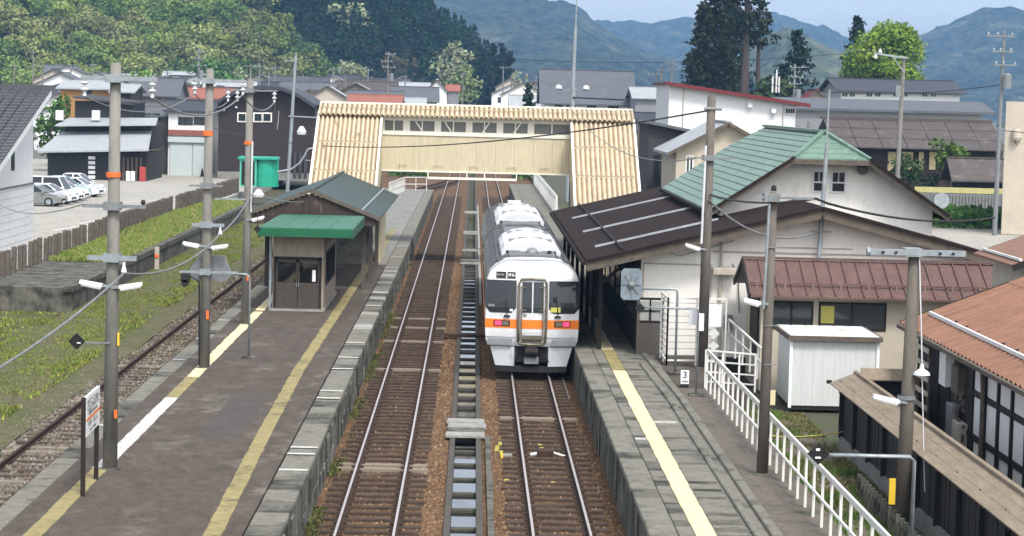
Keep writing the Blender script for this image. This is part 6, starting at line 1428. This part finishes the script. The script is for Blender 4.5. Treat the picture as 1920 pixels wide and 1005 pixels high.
# ---- single trees that can be told apart
def tree(name,label,base,h,kind,tint,n=700,crown_w=.5,trunk_r=.25,leaf=None,lo=.25,group=None,lobes_=None,trunk_m='bark',cat='tree',k2=None):
    t=thing(name,label,cat,base,group); b=Vector(base); rr=random.Random(hash(name+label)%999)
    tm_=MB(); top=b+Vector((0,0,h*(.96 if kind=='con' else .7))); tm_.cone(b-Vector((0,0,.3)),top,trunk_r,trunk_r*.3,8)
    for k in range(7):
        z=h*rr.uniform(lo+.05,.7); a_=rr.uniform(0,6.28); q=h*crown_w*rr.uniform(.3,.6); tm_.cone(b+Vector((0,0,z)),b+Vector((q*math.cos(a_),q*math.sin(a_),z+h*rr.uniform(-.02,.14))),trunk_r*.4,trunk_r*.08,5)
    tm_.build('trunk',trunk_m,t)
    if kind=='con':
        tt=NP.random(n); a_=NP.uniform(0,6.28,n); lay=1+.35*np.sin(tt*h*2.1+np.sin(a_*2)*1.2); r_=crown_w*h*(1-tt)**.75*NP.uniform(.35,1.05,n)*lay
        nb=max(60,n//14); tt=NP.random(nb); a_=NP.uniform(0,6.28,nb); r_=crown_w*h*(1-tt)**.7*NP.uniform(.25,1.1,nb); ctr=np.stack([r_*np.cos(a_),r_*np.sin(a_),h*(lo+(1-lo)*tt)-.15*r_],1)
        k_=NP.integers(0,nb,n); c=ctr[k_]+NP.normal(0,1,(n,3))*np.array([.055,.055,.022])*h*crown_w*3.2*(1.1-.7*tt[k_])[:,None]
    else:
        ls=lobes_ or [(0,0,h*(lo+.5*(1-lo)),h*crown_w*.62,h*crown_w*.62,h*(1-lo)*.45)]+[(h*crown_w*.62*math.cos(a_:=rr.uniform(0,6.28))*(q:=rr.uniform(.5,1)),h*crown_w*.62*math.sin(a_)*q,h*(lo+(1-lo)*rr.uniform(.2,.85)),h*crown_w*.36,h*crown_w*.36,h*(1-lo)*.2) for _ in range(11)]
        c,nd=lobes_n(n,ls,.62)
    s=leaf or h*.03; v,f=quads(c,NP.uniform(.6,1.3,n)*s,flat=.3) if kind=='con' else nquads(c,nd,NP.uniform(.6,1.3,n)*s)
    cc=np.array(tint)[None]*NP.uniform(.6,1.4,(n,1))
    if k2 is not None:
        u_=fbm(c[:,0]*.35+9,c[:,2]*.35,2,5)[:,None]; cc=np.where(u_>.5,np.array(k2)[None]*NP.uniform(.7,1.3,(n,1)),cc)
    npmesh('crown',v+np.array(b),f,'leaf',t,cols=cc); return t
p=at(1658,190,335); r_=6.7
L=[]; rr=random.Random(4)
for k in range(26):
    a_=rr.uniform(0,6.28); e_=rr.uniform(-.4,1.3); L.append((r_*.62*math.cos(a_)*math.cos(e_),r_*.62*math.sin(a_)*math.cos(e_),13.5+r_*.85*math.sin(e_),r_*.4,r_*.4,r_*.36))
tree('bright_green_tree','large round bright yellow-green tree above the slate roof hall',(p.x,335,.2),21.5,'b',(.16,.25,.025),11000,.3,.5,.27,.3,lobes_=L+[(0,0,13.5,r_*.7,r_*.7,r_*.8)],k2=(.22,.29,.035))
p=at(1603,190,345)
tree('dark_cedar','dark cedar half hidden behind the bright green tree',(p.x,345,.2),22,'con',(.018,.035,.02),3000,.17,.4,.3,.2)
for i,(x,yt,w_,lab) in enumerate(((1320,15,.15,'leftmost tall dark cedar in the clump behind the white hall'),(1345,-60,.16,'second tall cedar of the clump behind the white hall'),(1372,-40,.14,'third tall cedar of the clump with dense crown'),(1428,-70,.1,'rightmost tall cedar with bare lower trunk'))):
    Yd=300+6*i; a_=at(x,yt,Yd); tree('tall_cedar',lab,(a_.x,Yd,.2),a_.z,'con',(.028,.04,.02),5200 if i<3 else 1500,w_*1.05 if i<3 else w_*.8,.45,.3,.2 if i<3 else .58,'tall cedars behind the white hall')
p=at(1398,100,296); tree('bare_trunk_cedar','tall cedar with thick pale bare trunk in the clump',(p.x,296,.2),27,'con',(.014,.028,.014),1500,.12,.75,.3,.62)
p=at(1306,100,318); tree('low_cedar','shorter dark cedar at the left foot of the clump',(p.x,318,.2),13,'con',(.02,.036,.018),1600,.2,.3,.3,.1)
p=at(1495,62,290); tree('layered_pine','dark layered pine right of the tall cedars',(p.x,290,.2),p.z,'con',(.014,.036,.022),1600,.22,.25,.28,.4)
p=at(1455,150,280); tree('broad_shrub_tree','dull green round tree at the foot of the cedars',(p.x,280,.2),12,'b',(.04,.07,.025),1100,.4,.3,.4,.15)
p=at(1780,300,200); tree('garden_maple','rounded green tree in front of the tiled house',(p.x,200,.3),5.6,'b',(.09,.15,.03),1100,.34,.12,.17,.3)
p=at(1700,330,202); tree('garden_shrub','dark green garden bush beside the street pole',(p.x,202,.3),4.2,'b',(.04,.08,.025),800,.5,.1,.17,.1)
p=at(1742,340,200); tree('clipped_bush','low dark clipped bush before the lit paper screens',(p.x,200,.3),2.6,'b',(.02,.045,.02),600,.6,.1,.14,.05)
p=at(95,215,225); tree('roadside_bush','green bush between the white hall and the black shop',(p.x,225,.3),7.5,'b',(.06,.13,.03),900,.35,.2,.25,.1)
p=at(250,125,420); tree('lime_tree','small lime green tree in front of the wooded hill',(p.x,420,.15),12,'b',(.14,.26,.04),900,.42,.3,.4,.15)
p=at(408,110,440); tree('mid_green_tree','rounded mid green tree at the foot of the hill',(p.x,440,.15),15,'b',(.07,.16,.04),1000,.42,.3,.45,.15)
for i,(x,yt,Yd,lab) in enumerate(((845,75,560,'pale blossoming tree with two clumps at the hill foot'),(670,112,540,'pale leafless tree on the bare brown slope'),(870,118,520,'low pale green tree at the foot of the hill'))):
    p=at(x,yt,Yd); tree('pale_tree',lab,(p.x,Yd,.1),p.z,'b',(.24,.26,.15) if i<2 else (.18,.23,.09),800,.3,.25,.5,.3)
for i,(x,yt) in enumerate(((925,82),(942,84),(955,100),(905,105))):
    p=at(x,yt,600); tree('valley_cedar',['second dark pointed cedar at the right end of the wooded hill','third dark pointed cedar at the right end of the wooded hill','last low pointed cedar where the wooded hill meets the valley','first dark pointed cedar at the right end of the wooded hill'][i],(p.x,600,0),p.z,'con',(.012,.03,.02),420,.17,.3,.8,.08,'cedars at the end of the hill')
p=at(990,185,262); tree('small_cypress','small dark conifer just above the footbridge roof',(p.x,262,.1),10,'con',(.02,.05,.03),500,.18,.15,.3,.15)
# hedge along the road on the right
hn=4200; hc=np.stack([NP.uniform(29.5,42,hn),NP.uniform(158,166,hn),.3+NP.random(hn)*1.3],1); v,f=quads(hc,NP.uniform(.12,.25,hn))
npmesh('hedge',v,f,'leaf',cols=np.array([(.05,.12,.02)])*NP.uniform(.6,1.5,(hn,1)),kind='stuff',label='low green hedge along the road at the far right')
sn=2600; sc_=np.stack([NP.uniform(-9,8,sn),NP.uniform(246,258,sn),.0+NP.random(sn)*2.2*NP.random(sn)],1); sc_=sc_[np.abs(sc_[:,0]+.2)>4.6]; v,f=quads(sc_,NP.uniform(.15,.35,len(sc_)))
npmesh('bushes',v,f,'leaf',cols=np.array([(.07,.13,.03)])*NP.uniform(.6,1.5,(len(sc_),1)),kind='stuff',label='green bushes beside the tracks far beyond the footbridge')
# ---- far mountains
def mountain(name,sky_px,D,Lf,x0,x1,tint,step=7.,seed=0,back=250,ridge=.35):
    xs_=[];zs_=[]
    for (x,y) in sky_px: p=at(x,y,D); xs_.append(p.x); zs_.append(p.z)
    X0=at(x0,100,D).x; X1=at(x1,100,D).x
    def zf(X,Y):
        top=np.interp(X*D/np.maximum(Y,1)*.35+X*.65,xs_,zs_); t=np.clip((Y-(D-Lf))/Lf,0,1); dn=np.clip((Y-D)/back,0,1)
        spur=np.abs(fbm(X*.0042+seed,Y*.0018,3,seed)-.48)*2
        prof=t**1.15*(1-ridge*spur*(1-t)*1.6); z=top*prof*(1-1.3*dn)
        z=z+14*(fbm(X*.012,Y*.012,3,seed+3)-.45)*np.sin(np.clip(t,0,1)*3.14*.9)
        c=vnoise(X*.055,Y*.05,seed+7)*9+vnoise(X*.12,Y*.1,seed+9)*6
        return np.maximum(z+c*np.clip(t*6,0,1)-7,-1)
    v,f=grid(np.arange(X0,X1,step),np.arange(D-Lf,D+back,step*1.3),zf)
    o=npmesh(name,v,f,tint,kind='structure'); o.data.polygons.foreach_set('use_smooth',[False]*len(o.data.polygons))
mat('mountain_forest',(.02,.04,.025),(.11,.135,.07),.08,rough=1,bump=0,spread=.1,var=(.45,1.6),c3=(.17,.17,.12),c3scale=.03,c3pos=.56)
mat('mountain_forest_dark',(.006,.018,.018),(.05,.075,.05),.07,rough=1,spread=.1,var=(.4,1.7),c3=(.15,.155,.1),c3scale=.012,c3pos=.6)
mountain('mountain',[(560,-60),(700,-40),(790,-22),(900,-12),(985,-4),(1045,4),(1085,22),(1115,42),(1140,62),(1200,96),(1300,140),(1400,165)],2300,900,560,1420,'mountain_forest_dark',5.5,2)
mountain('mountain',[(950,60),(1060,50),(1115,42),(1180,38),(1212,46),(1250,37),(1300,34),(1340,28),(1400,34),(1445,24),(1480,36),(1530,48),(1575,68),(1620,92),(1700,110),(1800,130)],3500,1300,950,1800,'mountain_forest_dark',8,5)
mountain('mountain',[(1520,160),(1600,118),(1680,84),(1730,62),(1770,50),(1815,28),(1850,20),(1890,16),(1960,30),(2050,40)],2800,1100,1500,2060,'mountain_forest_dark',6.5,11)
mountain('mountain',[(1380,120),(1430,70),(1470,52),(1510,66),(1560,100),(1600,140),(1650,170)],1500,420,1370,1660,'mountain_forest',4.5,17)
# ================================================================== haze
hz=MB().box(-2450,2450,-90,4550,-1.7,330).build('haze','leaf',kind='stuff'); tag(hz,'pale blue haze filling the valley air between camera and mountains')
m=bpy.data.materials.new('haze_air'); m.use_nodes=True; n=m.node_tree.nodes; n.clear(); o=n.new('ShaderNodeOutputMaterial'); vv=n.new('ShaderNodeVolumePrincipled')
vv.inputs['Color'].default_value=(.28,.57,1,1); vv.inputs['Density'].default_value=.00017; vv.inputs['Anisotropy'].default_value=.0
m.node_tree.links.new(vv.outputs[0],o.inputs['Volume']); hz.data.materials.clear(); hz.data.materials.append(m)
